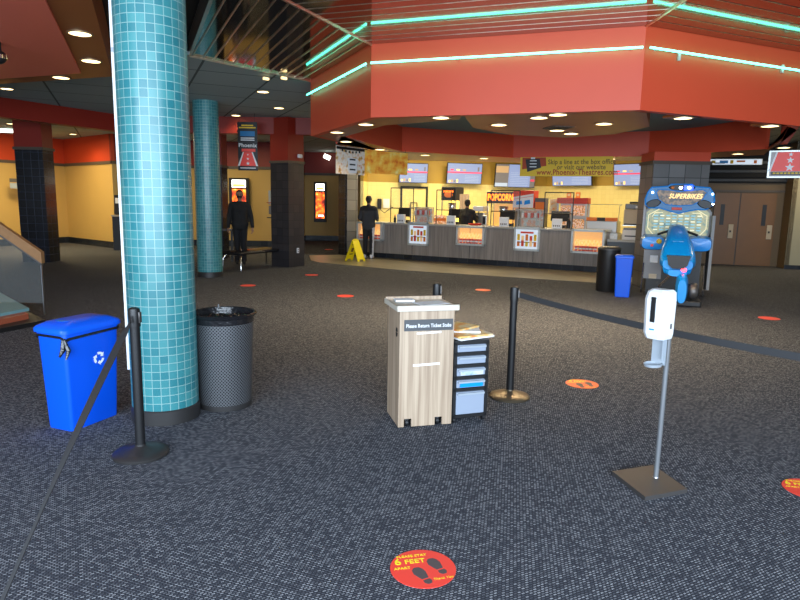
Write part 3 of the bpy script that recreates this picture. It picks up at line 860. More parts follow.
# tills
def till(px, label, w=.40, flip=0, dark=True):
    p = cpt(px, .5, 1.096)
    t = thing('cash_register', label, 'cash register', p, CT + flip, group='tills on the counter')
    B().box((0, .1, .04), (.32, .24, .08), bev=.01).build('base', 'black', t)
    B().box((0, .1, .13), (.06, .05, .12)).build('stand', 'black', t)
    B().box((0, .08, .32), (w, .05, .27), R=Matrix.Rotation(TH(-12), 3, 'X'), bev=.01).build('screen', 'black', t)
    q = cpt(px - 2, .16, 1.096)
    t = thing('card_box', 'small white box sign before ' + label.replace('the black till', 'the till'), 'sign', q, CT, group='white box signs by the tills')
    B().box((0, 0, .13), (.26, .08, .26), bev=.006).build('box', 'paper', t)
    m = B()
    for k in range(4): m.box((-.08 + k * .05, -.042, .07), (.03, .003, .045))
    m.build('printed_marks', 'steel_dark', t)
till(403, 'the black till at the left end of the counter')
till(453, 'the black till left of the employee', w=.36)
till(506, 'the black till before the popcorn sign', w=.44)
till(559, 'the black till near the candy rack', w=.50)
# glass cases on the counter
for px0, px1, lab in ((412.5, 431, 'glass fronted snack case on the counter with pictured cups, left one'), (519, 541.5, 'glass fronted snack case on the counter right of the popcorn sign')):
    a, c = Vector(cpt(px0, .3, 1.096)), Vector(cpt(px1, .3, 1.096)); W = (c - a).length; mid = (a + c) / 2
    t = thing('snack_case', lab, 'display case', tuple(mid), CT, group='glass snack cases')
    m = B()
    for x in (-W / 2 + .012, W / 2 - .012):
        for y in (-.16, .16): m.box((x, y, .24), (.024, .024, .48))
    m.box((0, 0, .475), (W, .35, .025)).box((0, 0, .012), (W, .35, .024)).box((0, 0, .25), (W - .04, .3, .015)); m.build('frame', 'stainless', t)
    B().box((0, .13, .24), (W - .05, .01, .42)).build('pictured_back', 'pic_case', t)
    B().box((0, -.165, .24), (W - .05, .006, .43)).build('pane', 'glass', t)
    for k in range(6): B().lathe([(.03, 0), (.04, .13)], c=(-W / 2 + .09 + k * (W - .18) / 5, 0, .26), n=12).build('cup', 'box_red' if k % 2 else 'white', t, smooth=True)

# back bar machines: helper point on a deeper line
def bpt(px, off, z, y=215): 
    p = on_line(px, y, C0 - cn * off, C1 - cn * off); return (p[0], p[1], z)
def popcorn_machine(px0, px1, topy, off, label, neon_sign):
    a, c = Vector(bpt(px0, off, 0)), Vector(bpt(px1, off, 0)); W = (c - a).length; mid = (a + c) / 2
    zt = bpt((px0 + px1) / 2, off, 0)[0] and on_line((px0 + px1) / 2, topy, C0 - cn * off, C1 - cn * off)[2]
    t = thing('popcorn_machine', label, 'popcorn machine', (mid.x, mid.y, 0), CT)
    hz = .42 if not neon_sign else .34
    B().box((0, 0, .45), (W, .6, .9)).build('cabinet', 'stainless', t)
    B().box((0, .0, zt - hz / 2), (W + .02, .62, hz), bev=.02).build('header', 'black' if not neon_sign else 'steel_dark', t)
    for x in (-W / 2 + .02, W / 2 - .02):
        for y in (-.28, .28): B().box((x, y, (.9 + zt - hz) / 2), (.03, .03, zt - hz - .9)).build('post', 'stainless', t)
    B().box((0, .26, (.9 + zt - hz) / 2), (W - .06, .01, zt - hz - .92)).build('lit_back', 'popcorn_lit' if not neon_sign else 'popcorn_glow', t)
    B().lathe([(.13, .0), (.15, .14), (.13, .18), (.03, .19)], c=(0, 0, zt - hz - .26), n=20).build('kettle', 'chrome', t, smooth=True)
    m = B(); random.seed(3)
    for k in range(40): m.ball((random.uniform(-W / 2 + .08, W / 2 - .08), random.uniform(-.22, .2), .93 + random.uniform(0, .12)), .035, 6, 4)
    o = m.build('popcorn', 'popcorn_lit', t, smooth=True)
    o['kind'] = 'stuff'
    if neon_sign:
        letters('POPCORN', .27, 'orange_emit', t, (0, -.325, zt - hz / 2), (PI / 2, 0, 0), ext=.008, sx=W / 1.42)
    else:
        letters('POPCORN', .09, 'orange_emit', t, (0, -.325, zt - hz / 2 + .06), (PI / 2, 0, 0), ext=.004, sx=.75)
        m = B(); m.ball((0, -.31, zt - hz / 2 - .04), (.15, .01, .09), 16, 8); m.build('header_emblem', 'card_orange', t, smooth=True)
popcorn_machine(445, 459, 187, 1.9, 'black topped popcorn machine with glowing yellow popcorn left of the employee', False)
popcorn_machine(490, 517, 192, 1.5, 'popcorn machine with a glowing orange POPCORN sign behind the sneeze guard', True)

# red-blue-white drinks machine with tilted panel
p = bpt(525, 1.4, .87)
t = thing('drink_machine', 'frozen drink machine with red, white and blue panel right of the popcorn sign', 'drink machine', (p[0], p[1], 0), CT)
B().box((0, 0, .8), (.46, .5, 1.6), bev=.02).build('cabinet', 'stainless', t)
B().box((0, .0, 1.86), (.62, .46, .5), bev=.02).build('header', 'box_red', t)
m = B(); m.m(0).slab_xz([(-.3, 1.62), (.3, 1.62), (.3, 1.95), (-.3, 1.85)], -.245, -.235); m.m(1).slab_xz([(-.3, 1.86), (.3, 1.96), (.3, 2.02), (-.3, 1.92)], -.25, -.235); m.m(2).slab_xz([(-.2, 1.70), (-.02, 1.72), (-.04, 1.82), (-.2, 1.80)], -.252, -.24); m.slab_xz([(.04, 1.70), (.22, 1.74), (.2, 1.85), (.05, 1.82)], -.252, -.24)
m.build('printed_panel', ['paper', 'white', 'arcade_blue'], t)
p = bpt(541, 1.4, 1.0)
o = B().box((0, 0, .95), (.30, .3, 1.9)).m(1).box((0, -.155, 1.62), (.27, .01, .34)).build('snack_dispenser', ['steel_dark', 'card_orange'], loc=(p[0], p[1], 0), rz=CT); tag(o, 'narrow dispenser with orange front beside the drink machine', 'dispenser')

# candy rack
p0_, p1_ = bpt(558.5, 1.5, 0), bpt(588, 1.5, 0); W = math.dist(p0_[:2], p1_[:2]); mid = ((p0_[0] + p1_[0]) / 2, (p0_[1] + p1_[1]) / 2)
t = thing('candy_rack', 'white framed glass rack of packaged snacks on the back bar', 'display case', (mid[0], mid[1], 0), CT)
zt = on_line(573, 199, C0 - cn * 1.5, C1 - cn * 1.5)[2]
m = B(); m.box((0, .0, .5), (W, .4, 1.0))
for x in (-W / 2 + .02, 0, W / 2 - .02): m.box((x, -.18, (1 + zt) / 2), (.045, .04, zt - 1))
m.box((0, 0, 1.02), (W, .4, .04)).box((0, 0, 1.38), (W - .02, .38, .03)).box((0, .19, (1 + zt) / 2), (W, .02, zt - 1)); m.build('frame', 'silver_frame', t)
B().box((0, 0, zt - .05), (W + .02, .42, .16), bev=.01).build('header', 'box_red', t)
m = B(); m.box((0, .1, 1.2), (W - .08, .1, .26)).box((0, .1, 1.57), (W - .08, .1, .28)); m.build('packets', 'pic_candy', t)
# roller grill
p0_, p1_ = bpt(588.5, 1.1, 0), bpt(620, 1.1, 0); W = math.dist(p0_[:2], p1_[:2]); mid = ((p0_[0] + p1_[0]) / 2, (p0_[1] + p1_[1]) / 2)
t = thing('hot_dog_grill', 'stainless hot dog grill with an orange and black front strip', 'grill', (mid[0], mid[1], 0), CT)
B().box((0, .1, .5), (W, .5, 1.0)).build('stand', 'stainless', t)
B().box((0, 0, 1.16), (W - .02, .5, .32), bev=.02).build('body', 'stainless', t)
m = B(); m.m(0).box((-W * .32, -.26, 1.36), (W * .34, .02, .09)).box((W * .3, -.26, 1.36), (W * .38, .02, .09)).m(1).box((-.03, -.26, 1.36), (W * .28, .02, .09)); m.build('front_strip', ['card_orange', 'black'], t)
for k in range(6): B().tube([(-W / 2 + .06, -.2 + k * .07, 1.345), (W / 2 - .06, -.2 + k * .07, 1.345)], .02, 8).build('roller', 'chrome', t)
m = B(); m.tube([(-W / 2, -.2, 1.3), (-W / 2, -.12, 1.72), (-W / 2, .2, 1.75)], .008, 6).tube([(W / 2, -.2, 1.3), (W / 2, -.12, 1.72), (W / 2, .2, 1.75)], .008, 6).tube([(-W / 2, .2, 1.75), (W / 2, .2, 1.75)], .008, 6); m.build('guard_frame', 'steel', t)
letters('GRILL', .001, 'black', t, (0, 0, .5)) if False else None
# printers / boxes at the service counter
sc = lambda px, off, z: (lambda p: (p[0], p[1], z))(on_line(px, 235, (5.28 + .12 + .34 * off, 16.15 + .3 + .94 * off), (6.9 + .34 * off, 15.56 + .3 + .94 * off)))
p = sc(632, 0, .852); 
t = thing('printer', 'white printer on the lower service counter', 'printer', p, TH(-20))
B().box((0, 0, .13), (.48, .3, .26), bev=.02).build('body', 'white', t); B().box((0, -.03, .285), (.44, .22, .05)).build('tray', 'steel_dark', t); B().box((0, -.155, .1), (.36, .01, .03)).build('slot', 'black', t)
B().box((0, .05, .37), (.5, .36, .02)).build('shelf', 'stainless', t)
p = sc(632.5, .1, 1.234)
t = thing('warming_box', 'beige warming box stacked above the white printer', 'box', p, TH(-20))
B().box((0, 0, .2), (.50, .34, .40), bev=.015).build('body', 'beige_box', t); B().box((0, -.175, .02), (.46, .01, .03)).build('vent_strip', 'black', t)
p = sc(632.5, .1, 1.636)
t = thing('receipt_printer', 'black and silver machine on top of the beige warming box', 'machine', p, TH(-20))
B().box((0, 0, .07), (.46, .3, .14), bev=.02).build('body', 'steel_dark', t); B().box((.03, 0, .17), (.32, .24, .05), bev=.015).build('lid', 'black', t); B().box((.08, -.155, .06), (.12, .01, .06)).build('label_plate', 'white', t)
# shelf of trays between counter and service counter
p = bpt(612, .9, 0)
o = B().box((0, 0, .5), (.42, .4, 1.0)).m(1).box((-.1, -.21, .9), (.1, .02, .06)).box((.08, -.21, .9), (.1, .02, .06)).build('prep_cabinet', ['stainless', 'white'], loc=p, rz=CT); tag(o, 'stainless prep cabinet behind the right end of the counter', 'cabinet')
# small counter clutter
def small(name, label, cat, px, off, z, fn, g=None):
    p = bpt(px, off, z, 218); t = thing(name, label, cat, p, CT, group=g); fn(t); return t
small('food_tray', 'red food tray on the counter in front of the employee', 'tray', 475, .45, 1.096, lambda t: B().lathe([(.16, 0), (.2, .05), (.19, .05), (.155, .01)], n=20, closed=False).build('tray', 'box_red', t, smooth=True))
small('soda_fountain', 'silver soda dispenser beside the employee', 'dispenser', 482, 1.75, 0, lambda t: (B().box((0, 0, .72), (.3, .4, 1.44), bev=.02).build('body', 'stainless', t), B().box((0, -.1, 1.56), (.34, .5, .16), bev=.02).build('head', 'white', t), B().tube([(0, -.28, 1.48), (0, -.28, 1.38)], .02, 8).build('nozzle', 'black', t)))
small('napkin_dispenser', 'silver napkin dispenser right of the soda dispenser', 'dispenser', 485, .55, 1.096, lambda t: (B().box((0, 0, .14), (.14, .14, .28), bev=.01).build('body', 'stainless', t), B().box((0, -.072, .14), (.09, .005, .2)).build('slot', 'black', t)))
small('snack_stack', 'stack of orange snack boxes left of the popcorn machine', 'boxes', 440, .7, 1.096, lambda t: [B().box((0, 0, .04 + .085 * k), (.34 - .02 * k, .2, .08), rz=.1 * k).build('box', 'card_orange' if k % 2 else 'pic_candy', t) for k in range(3)])
small('sauce_bottle', 'dark sauce bottle on the counter by the leftmost till', 'bottle', 395, .3, 1.096, lambda t: (B().lathe([(.04, 0), (.04, .13), (.018, .17), (.018, .2)], n=14).build('body', 'black', t, smooth=True), B().lathe([(.02, .2), (.008, .25)], n=12).build('cap', 'box_red', t)))
small('sauce_bottle', 'dark bottle on the counter by the till near the candy rack', 'bottle', 569, .45, 1.096, lambda t: (B().lathe([(.055, 0), (.055, .18), (.03, .22), (.02, .25)], n=14).build('body', 'black', t, smooth=True), B().lathe([(.024, .25), (.02, .28)], n=12).build('cap', 'steel_dark', t)))
small('picture_frame', 'dark framed food picture behind the till near the candy rack', 'picture', 553.5, 1.6, 1.45, lambda t: (B().box((0, 0, .2), (.26, .03, .46)).build('frame', 'screen_brown', t), B().box((0, -.018, .2), (.18, .01, .38)).build('picture', 'pic_magazine', t)))
for k, px in enumerate((569, 578)):
    p = wallpt(px, 195.5, 2, .02); o = B().box((0, 0, 0), (.17, .015, .22)).m(1).box((0, -.009, .02), (.1, .004, .08)).build('wall_card', ['card_orange', 'screen_brown'], loc=tuple(p), rz=wb); tag(o, 'small orange card on the yellow kitchen wall, %s of two' % ('left' if k == 0 else 'right'), 'card')
# tall orange cup holders by the popcorn machine
small('cup_dispenser', 'rack of dark paper cups hanging right of the popcorn machine', 'cup rack', 462.5, 1.9, 0, lambda t: [B().lathe([(.035, 1.55), (.045, 2.0)], c=(.10 * k - .08, 0, 0), n=12).build('cup_stack', 'screen_brown', t, smooth=True) for k in range(3)] + [B().box((.02, .05, 1.0), (.32, .04, 2.0)).build('rail', 'stainless', t)])

# telephone area on left wall above customer
p = (on_line(383, 205, kw[1], kw[2]))
t = thing('wall_phone', 'black telephone with pinned notes on the yellow wall right of the customer', 'telephone', (p[0], p[1] - .06, 1.35), wa)
B().box((-.12, 0, .30), (.14, .07, .34), bev=.02).build('handset', 'black', t); B().box((.12, .02, .32), (.22, .01, .3)).build('note', 'paper', t); B().tube([(-.1, -.02, .12), (.05, -.03, .0), (.2, -.02, .12), (.35, 0, .2)], .012, 6).build('cord', 'black', t)

# ------------------------------------------------------------------ menu screens
def tv(px0, px1, py0, py1, seg, kind, label, tilt=8, D=None):
    a, c = wallpt(px0, (py0 + py1) / 2, seg, .25), wallpt(px1, (py0 + py1) / 2, seg, .25)
    W = (Vector(c) - Vector(a)).length; mid = (Vector(a) + Vector(c)) / 2
    zt, zb = wallpt((px0 + px1) / 2, py0, seg, .25).z, wallpt((px0 + px1) / 2, py1, seg, .25).z; H = zt - zb
    t = thing('menu_screen', label, 'screen', (mid.x, mid.y, zb), wa if seg == 1 else wb, group='menu screens above the back bar')
    t.rotation_euler = (TH(tilt), 0, wa if seg == 1 else wb)
    B().box((0, .03, H / 2), (W, .06, H), bev=.008).build('bezel', 'black', t)
    B().box((0, .12, H / 2), (.2, .14, .2)).build('bracket', 'black', t)
    m = B(); w2, h2 = W / 2 - .02, H - .04; y = -.003
    def q(i, x0, x1, z0, z1, yy=-.003): m.m(i).box(((x0 + x1) / 2, yy, (z0 + z1) / 2), (x1 - x0, .004, z1 - z0))
    if kind == 'menu':
        q(0, -w2, w2, .02, H - .02); q(1, -w2, w2, H * .52, H * .58, -.006)
        for k in range(4): q(2 + k % 3, -w2 * .9 + k * .09, -w2 * .9 + k * .09 + .06, .05, .12 + .03 * (k % 2), -.006)
        for k in range(3): q(1 + k % 3, -w2 * .85 + k * .22, -w2 * .85 + k * .22 + .12, H * .64, H * .70, -.006)
        q(4, w2 * .75, w2 * .85, H * .62, H * .82, -.006)
        for k in range(5): q(5, .02, w2 * .85, .07 + k * .05, .078 + k * .05, -.006)
    elif kind == 'dark':
        q(0, -w2 * .35, w2 * .75, .02, H - .02); q(4, -w2, -w2 * .35, .02, H - .02, -.002); q(3, -w2, -w2 * .38, H * .62, H * .9, -.006); q(5, -w2, -w2 * .38, .03, .15, -.006); q(4, w2 * .75, w2, .02, H - .02, -.002); q(1, w2 * .78, w2 * .97, H * .28, H * .36, -.006)
        for k in range(8): q(5, -w2 * .25, w2 * .65, .08 + k * .06, .088 + k * .06, -.006)
    m.build('display', ['screen_bg', 'screen_red', 'screen_gold', 'screen_brown', 'screen_dark', 'screen_white'], t)
tv(399, 427.5, 163, 183, 1, 'menu', 'lit menu screen beside the hanging popcorn banner, leftmost of the row')
tv(446.5, 481.5, 163, 184, 1, 'menu', 'lit menu screen with red line above the black topped popcorn machine')
tv(494.5, 535, 164, 187.5, 1, 'dark', 'menu screen with a dark picture at its left, partly behind the yellow banner')
tv(553, 592.5, 163, 186, 2, 'menu', 'menu screen mostly hidden by the yellow banner, only its lower part showing')
tv(614.5, 648, 163.5, 186, 2, 'menu', 'lit menu screen beside the grey tiled pillar, rightmost of the row')

# ------------------------------------------------------------------ banners
def flat_banner(name, label, a, c, zt, zb, rz=None, mats=None, fn=None, cat='banner', wires=None, th=.01):
    a, c = Vector(a), Vector(c); W = (c - a).length; mid = (a + c) / 2; ang = math.atan2(c.y - a.y, c.x - a.x)
    t = thing(name, label, cat, (mid.x, mid.y, zb), ang)
    fn(t, W, zt - zb)
    if wires:
        m = B()
        for x in (-W / 2 + .06, W / 2 - .06): m.tube([(x, 0, zt - zb), (x, 0, wires - zb)], .004, 6)
        m.build('wires', 'black', t)
    return t
# yellow web banner
a, c = on_line(521.5, 160, bp_[2], bp_[3]), on_line(613.5, 160, bp_[2], bp_[3])
def fn(t, W, H):
    B().box((0, 0, H / 2), (W, .01, H)).build('cloth', 'banner_yellow', t)
    letters('Skip a line at the box office', .155, 'banner_text', t, (.36, -.008, H * .73), (PI / 2, 0, 0), sx=.84)
    letters('or visit our website', .155, 'banner_text', t, (.36, -.008, H * .46), (PI / 2, 0, 0), sx=.84)
    letters('www.Phoenix-Theatres.com', .18, 'banner_text_red', t, (.26, -.008, H * .20), (PI / 2, 0, 0), sx=.84)
    m = B(); m.m(0).slab_xz([(-W / 2 + .05, .16), (-W / 2 + .62, .24), (-W / 2 + .60, H - .01), (-W / 2 + .05, H - .01)], -.009, -.006)
    m.m(1).slab_xz([(-W / 2 + .18, .10), (-W / 2 + .5, .20), (-W / 2 + .46, H - .04), (-W / 2 + .12, H - .05)], -.013, -.009)
    for k in range(3): m.m(2).box((-W / 2 + .31, -.014, .22 + .07 * k), (.16, .003, .02))
    m.m(2).box((-W / 2 + .3, -.014, .42), (.10, .003, .04))
    m.build('pictured_phone', ['banner_text_red', 'black', 'paper'], t)
cdir = Vector((c[0] - a[0], c[1] - a[1])).normalized(); fo = Vector((cdir.y, -cdir.x)) * .12
if fo.y > 0: fo = -fo
flat_banner('web_banner', 'long yellow banner advertising a website hanging above the counter', (a[0] + fo.x, a[1] + fo.y), (c[0] + fo.x, c[1] + fo.y), on_line(567, 157.2, bp_[2], bp_[3])[2], on_line(567, 176.5, bp_[2], bp_[3])[2], fn=fn)
# popcorn banners
def fn(t, W, H):
    B().box((0, 0, H / 2), (W, .012, H)).build('printed_sheet', 'pic_popcorn', t)
    m = B(); m.slab_xz([(-W / 2, H), (-W / 2, H + .005), (-W / 2 + W * .22, H + .02), (-W * .12, H)], -.006, .006); m.build('top_flap', 'pic_popcorn', t)
p0_, p1_ = VY(364.5, 160, 13.3), VY(407.5, 160, 13.9)
flat_banner('popcorn_banner', 'wide hanging banner printed with golden popcorn beside the leftmost menu screen', p0_[:2], p1_[:2], VY(385, 151.8, 13.6)[2], VY(385, 174, 13.6)[2], fn=fn, wires=ZF)
def fn(t, W, H):
    B().box((0, 0, H / 2), (W, .012, H)).build('printed_sheet', 'pic_bag', t)
    m = B(); m.m(0).box((0, -.008, H * .93), (W - .02, .004, H * .1)); m.m(1)
    for k in range(6): m.box((-W * .3 + k * W * .12, -.012, H * .80 + .01 * abs(k - 2.5)), (.045, .003, .04))
    m.m(2).slab_xz([(-W * .08, .03), (W * .2, .03), (W * .24, H * .6), (-W * .12, H * .6)], -.012, -.008)
    for k in range(3): m.m(1).box((W * .05, -.014, .1 + k * .1), (W * .2, .003, .03))
    m.build('printed_bag', ['black', 'black', 'white'], t)
p0_, p1_ = VY(336, 160, 12.6), VY(364.5, 160, 13.3)
flat_banner('snack_bag_banner', 'hanging banner printed with a snack bag left of the popcorn banner', p0_[:2], p1_[:2], VY(350, 147, 12.95)[2], VY(350, 174.5, 12.95)[2], fn=fn, wires=ZF)
# tall black hanging sign
def star(m, x, z, r, y=-.014):
    m.slab_xz([(x + (r if k % 2 == 0 else r * .42) * math.sin(PI * k / 5), z + (r if k % 2 == 0 else r * .42) * math.cos(PI * k / 5)) for k in range(10)][::-1], y, y + .003)
def carpet_art(m, W, z0, z1, wt, wb_):
    m.m(1).slab_xz([(-wb_, z0), (wb_, z0), (wt, z1), (-wt, z1)], -.010, -.007)
    for s in (-1, 1): m.m(0).slab_xz([(s * wb_, z0), (s * (wb_ + .05), z0), (s * (wt + .025), z1), (s * wt, z1)][::s], -.011, -.007)
    h = z1 - z0
    m.m(0); star(m, 0, z0 + h * .18, W * .10); star(m, 0, z0 + h * .52, W * .075); star(m, 0, z0 + h * .82, W * .05)
def fn(t, W, H):
    B().box((0, 0, H / 2), (W, .012, H)).build('board', 'black', t)
    m = B(); carpet_art(m, W, .11, H * .38, W * .2, W * .42); m.m(1).box((.02, -.009, H * .42), (W * .7, .004, .07)); m.m(3).box((0, -.009, H * .76), (W * .75, .004, .12)); m.m(2).box((0, -.009, H * .93), (W * .6, .004, .03)).box((0, -.009, H * .885), (W * .86, .004, .03)); m.m(0).box((0, -.009, .06), (W * .8, .004, .02)).box((0, -.009, H * .67), (W * .7, .004, .025)).box((0, -.009, H * .63), (W * .7, .004, .025))
    m.build('printed_art', ['paper', 'decal_red', 'banner_yellow', 'arcade_teal'], t)
    letters('Phoenix', .13, 'paper', t, (0, -.011, H * .52), (PI / 2, 0, 0))
p0_, p1_ = VY(238, 147, 15.5), VY(257.5, 147, 15.5)
flat_banner('hanging_sign', 'tall black hanging sign with red carpet and stars above the bench', p0_[:2], p1_[:2], VY(247, 122, 15.5)[2], VY(247, 170.5, 15.5)[2], fn=fn, wires=ZC, cat='sign')
def fn(t, W, H):
    B().box((0, 0, H / 2), (W, .03, H)).build('board', 'silver_frame', t)
    m = B(); m.m(3).box((0, -.017, H / 2), (W - .06, .003, H - .05))
    m.m(1).slab_xz([(-W * .43, H * .24), (W * .43, H * .24), (W * .30, H - .03), (-W * .30, H - .03)], -.024, -.020)
    for s in (-1, 1): m.m(0).slab_xz([(s * W * .43, H * .24), (s * W * .48, H * .24), (s * W * .34, H - .03), (s * W * .30, H - .03)][::s], -.025, -.02)
    m.m(0); star(m, 0, H * .38, .075, -.028); star(m, 0, H * .64, .06, -.028); star(m, 0, H * .85, .04, -.028)
    m.m(4).box((0, -.022, H * .16), (W * .84, .004, H * .12)); m.m(2)
    for k in range(9): m.box((-W * .34 + k * W * .085, -.026, H * .17), (W * .06, .003, H * .05))
    m.build('printed_art', ['paper', 'decal_red', 'banner_yellow', 'steel_dark', 'black'], t)
p0_, p1_ = VY(768, 165, 11.3), VY(812, 165, 11.0)
flat_banner('hanging_sign', 'silver framed hanging sign with red carpet and three stars at right edge', p0_[:2], p1_[:2], VY(785, 150.5, 11.2)[2], VY(785, 178, 11.2)[2], fn=fn, wires=ZF, cat='sign')
# lit strip sign above doors
a = on_line(709, 162, tuple(Vector(wl) - dn * .2), tuple(Vector(wr) - dn * .2)); c = on_line(762, 162, tuple(Vector(wl) - dn * .2), tuple(Vector(wr) - dn * .2))
def fn(t, W, H):
    B().box((0, 0, H / 2), (W, .08, H)).build('housing', 'silver_frame', t)
    m = B(); m.m(0).box((0, -.042, H / 2), (W - .04, .004, H - .03)); m.m(1).box((-W * .22, -.046, H * .5), (W * .16, .003, H * .5)); m.m(2).box((-W * .07, -.046, H * .5), (W * .06, .003, H * .6)); m.m(3).box((W * .10, -.046, H * .6), (W * .16, .003, H * .3)); m.box((W * .37, -.046, H * .5), (.08, .003, H * .55)); m.m(4).box((-W * .3, -.046, H * .3), (W * .2, .003, H * .2)); m.m(2).box((-W * .42, -.046, H * .5), (W * .08, .003, H * .5))
    m.build('lit_face', ['screen_white', 'arcade_blue', 'banner_yellow', 'card_orange', 'black'], t)
flat_banner('strip_sign', 'long thin lit advertising sign above the brown double doors', a[:2], c[:2], on_line(735, 159.5, dw0, dw1)[2], on_line(735, 165.3, dw0, dw1)[2], fn=fn, cat='sign')

# ------------------------------------------------------------------ lit posters
def lightbox(px0, px1, py0, py1, D, label, rz=0):
    a, c = VY(px0, (py0 + py1) / 2, D), VY(px1, (py0 + py1) / 2, D); W = c[0] - a[0]; zt, zb = VY((px0 + px1) / 2, py0, D)[2], VY((px0 + px1) / 2, py1, D)[2]; H = zt - zb
    t = thing('poster_lightbox', label, 'poster', ((a[0] + c[0]) / 2, D, zb), rz)
    B().box((0, 0, H / 2), (W, .1, H), bev=.01).build('cabinet', 'black', t)
    m = B(); m.m(0).box((0, -.052, H * .42), (W * .68, .006, H * .66)); m.m(1).box((0, -.052, H * .87), (W * .68, .006, H * .17)); m.m(2).box((0, -.056, H * .835), (W * .6, .004, H * .06)); m.m(1).box((.03, -.056, H * .16), (W * .4, .004, .06))
    m.build('lit_poster', ['pic_fire', 'lamp_box', 'screen_gold'], t)
lightbox(229.5, 249.5, 178, 222, 22.8, 'lit movie poster in a black case behind the standing person')
lightbox(314, 326.5, 182, 222, 27.0, 'lit orange movie poster in a black case right of the dark pillar')
p = VY(327, 157, 26.5)
o = B().box((0, 0, 0), (.28, .1, .18), R=Matrix.Rotation(.4, 3, 'Y'), bev=.02).build('flood_lamp', 'lamp_box', loc=p); tag(o, 'small bright white lamp on the far wall left of the snack bag banner', 'lamp')
# shelf unit with notices on far wall
p = VY(271, 210, 22.7)
t = thing('wall_shelf', 'grey notice shelf on the yellow wall right of the lit poster', 'shelf', (p[0], 22.85, 0))
B().box((0, 0, 1.8), (.22, .06, .5)).build('back', 'grey_plastic', t); B().box((0, -.08, 1.62), (.3, .2, .03)).build('ledge', 'stair_red', t); B().box((0, -.08, 1.08), (.3, .2, .03)).build('ledge', 'black', t); B().box((0, -.03, 1.35), (.2, .04, .3)).build('notice', 'steel_dark', t)
# machine at left near wall
p = G(117, 250.5)
t = thing('ticket_machine', 'black machine with a pale ledge half hidden left of the large teal column', 'machine', (p[0] + .12, p[1] + .3, 0), TH(12))
B().box((0, 0, .55), (.55, .55, 1.1)).build('cabinet', 'black', t)
B().box((0, -.05, 1.12), (.62, .5, .05)).build('ledge', 'beige_box', t)
B().box((0, .12, 1.45), (.5, .3, .62), R=Matrix.Rotation(TH(-12), 3, 'X')).build('display_hood', 'black', t)
B().box((0, -.07, 1.6), (.4, .02, .18), R=Matrix.Rotation(TH(-12), 3, 'X')).build('screen', 'paper', t)
p = VY(15, 184, 20.5)
pp = Vector(on_line(15, 184, rear[0], rear[1]))
t = thing('room_sign', 'small dark room sign on the yellow wall left of the far left pillar', 'sign', (pp.x + .05, pp.y - .05, pp.z), math.atan2(rear[1][1] - rear[0][1], rear[1][0] - rear[0][0]))
B().box((0, 0, .12), (.34, .03, .12)).build('upper_plate', 'steel_dark', t); B().box((0, 0, -.06), (.34, .03, .18)).build('lower_plate', 'grey_plastic', t)
B().box((.08, -.02, .12), (.06, .01, .05)).build('symbol', 'white', t)
# door leaf trim at far left: pale bright doorway foot
# ceiling dome at left edge
p = VY(-1, 57, 7.2)
t = thing('security_camera', 'small black and silver dome fitting at the left picture edge', 'camera', (p[0], p[1], p[2]))
B().ball((0, 0, 0), .075, 20, 12).build('dome', 'black', t, smooth=True); B().lathe([(.085, -.02), (.085, .02)], n=24).build('ring', 'chrome', t, smooth=True); B().tube([(0, 0, .02), (0, 0, 3.385 - p[2])], .03, 12).build('stem', 'black', t)

# ------------------------------------------------------------------ bench
bcorn = [G(222, 252, .45), G(243, 254, .45), G(283, 249, .45), G(264, 246.5, .45)]
bc = sum((Vector(q) for q in bcorn), Vector((0, 0))) / 4
t = thing('bench', 'black upholstered bench with chrome legs beside the dark pillar', 'bench', (bc.x, bc.y, 0), TH(66))
B().box((0, 0, .43), (1.9, .66, .07), bev=.02).build('seat', 'seat_black', t, smooth=True)
for sx in (-1, 1):
    for sy in (-1, 1):
        B().tube([(sx * .80, sy * .22, .39), (sx * .86, sy * .26, .30), (sx * .86, sy * .27, 0)], .022, 10).build('leg', 'chrome', t, smooth=True)
B().box((0, 0, .38), (1.7, .05, .03)).build('rail', 'steel_dark', t)

# ------------------------------------------------------------------ stair landing with glass rail at left
lp = [G(29, 308, .17), G(0, 292.5, .17)]
d = (Vector(lp[1]) - Vector(lp[0]))
far = Vector(lp[0]) + d * 2.2
fr = Vector(lp[0]) + (Vector(G(0, 313.5, .17)) - Vector(lp[0])) * 3.5
t = thing('stair_landing', 'low landing with teal carpet and red edge at the left behind the glass', 'stairs', (lp[0][0], lp[0][1], 0))
o2 = lambda p: (p[0] - lp[0][0], p[1] - lp[0][1])
m = B(); tri = [o2(lp[0]), o2(far), o2((far.x - 3, fr.y + 1)), o2(fr)]
m.prism(tri, .13, .17); m.build('carpet_top', 'stair_teal', t)
g1 = lambda k, q: tuple(Vector(q) + Vector((.12 * k, -.22 * k)))
tri2 = [g1(1, tri[0]), tri[1], tri[2], g1(1, tri[3])]
m = B(); m.prism(tri2, .06, .13); m.build('red_edge', 'stair_red', t)
tri3 = [(tri2[0][0] + .25, tri2[0][1] - .05), tri[1], tri[2], (tri2[3][0], tri2[3][1] - .18)]
m = B(); m.prism(tri3, 0, .06); m.build('plinth', 'black', t)
RD = 8.75
e = VY(42.5, 252, RD); s0 = VY(0, 222.5, RD)
slope = (s0[2] - e[2]) / (s0[0] - e[0]); xe = e[0]
t = thing('glass_balustrade', 'glass balustrade with a sloping wooden handrail at the left edge', 'railing', (xe, RD, 0))
xl = -3.2; zr = e[2]
m = B(); m.slab_xz([(0, zr), (0, zr - .16), (xl, zr - .16 + slope * xl), (xl, zr + slope * xl)], -.04, .04); m.build('handrail', 'handrail_wood', t)
m = B(); m.slab_xz([(-.01, zr - .162), (-.01, zr - .19), (xl, zr - .19 + slope * xl), (xl, zr - .162 + slope * xl)], -.025, .025); m.build('rail_channel', 'steel_dark', t)
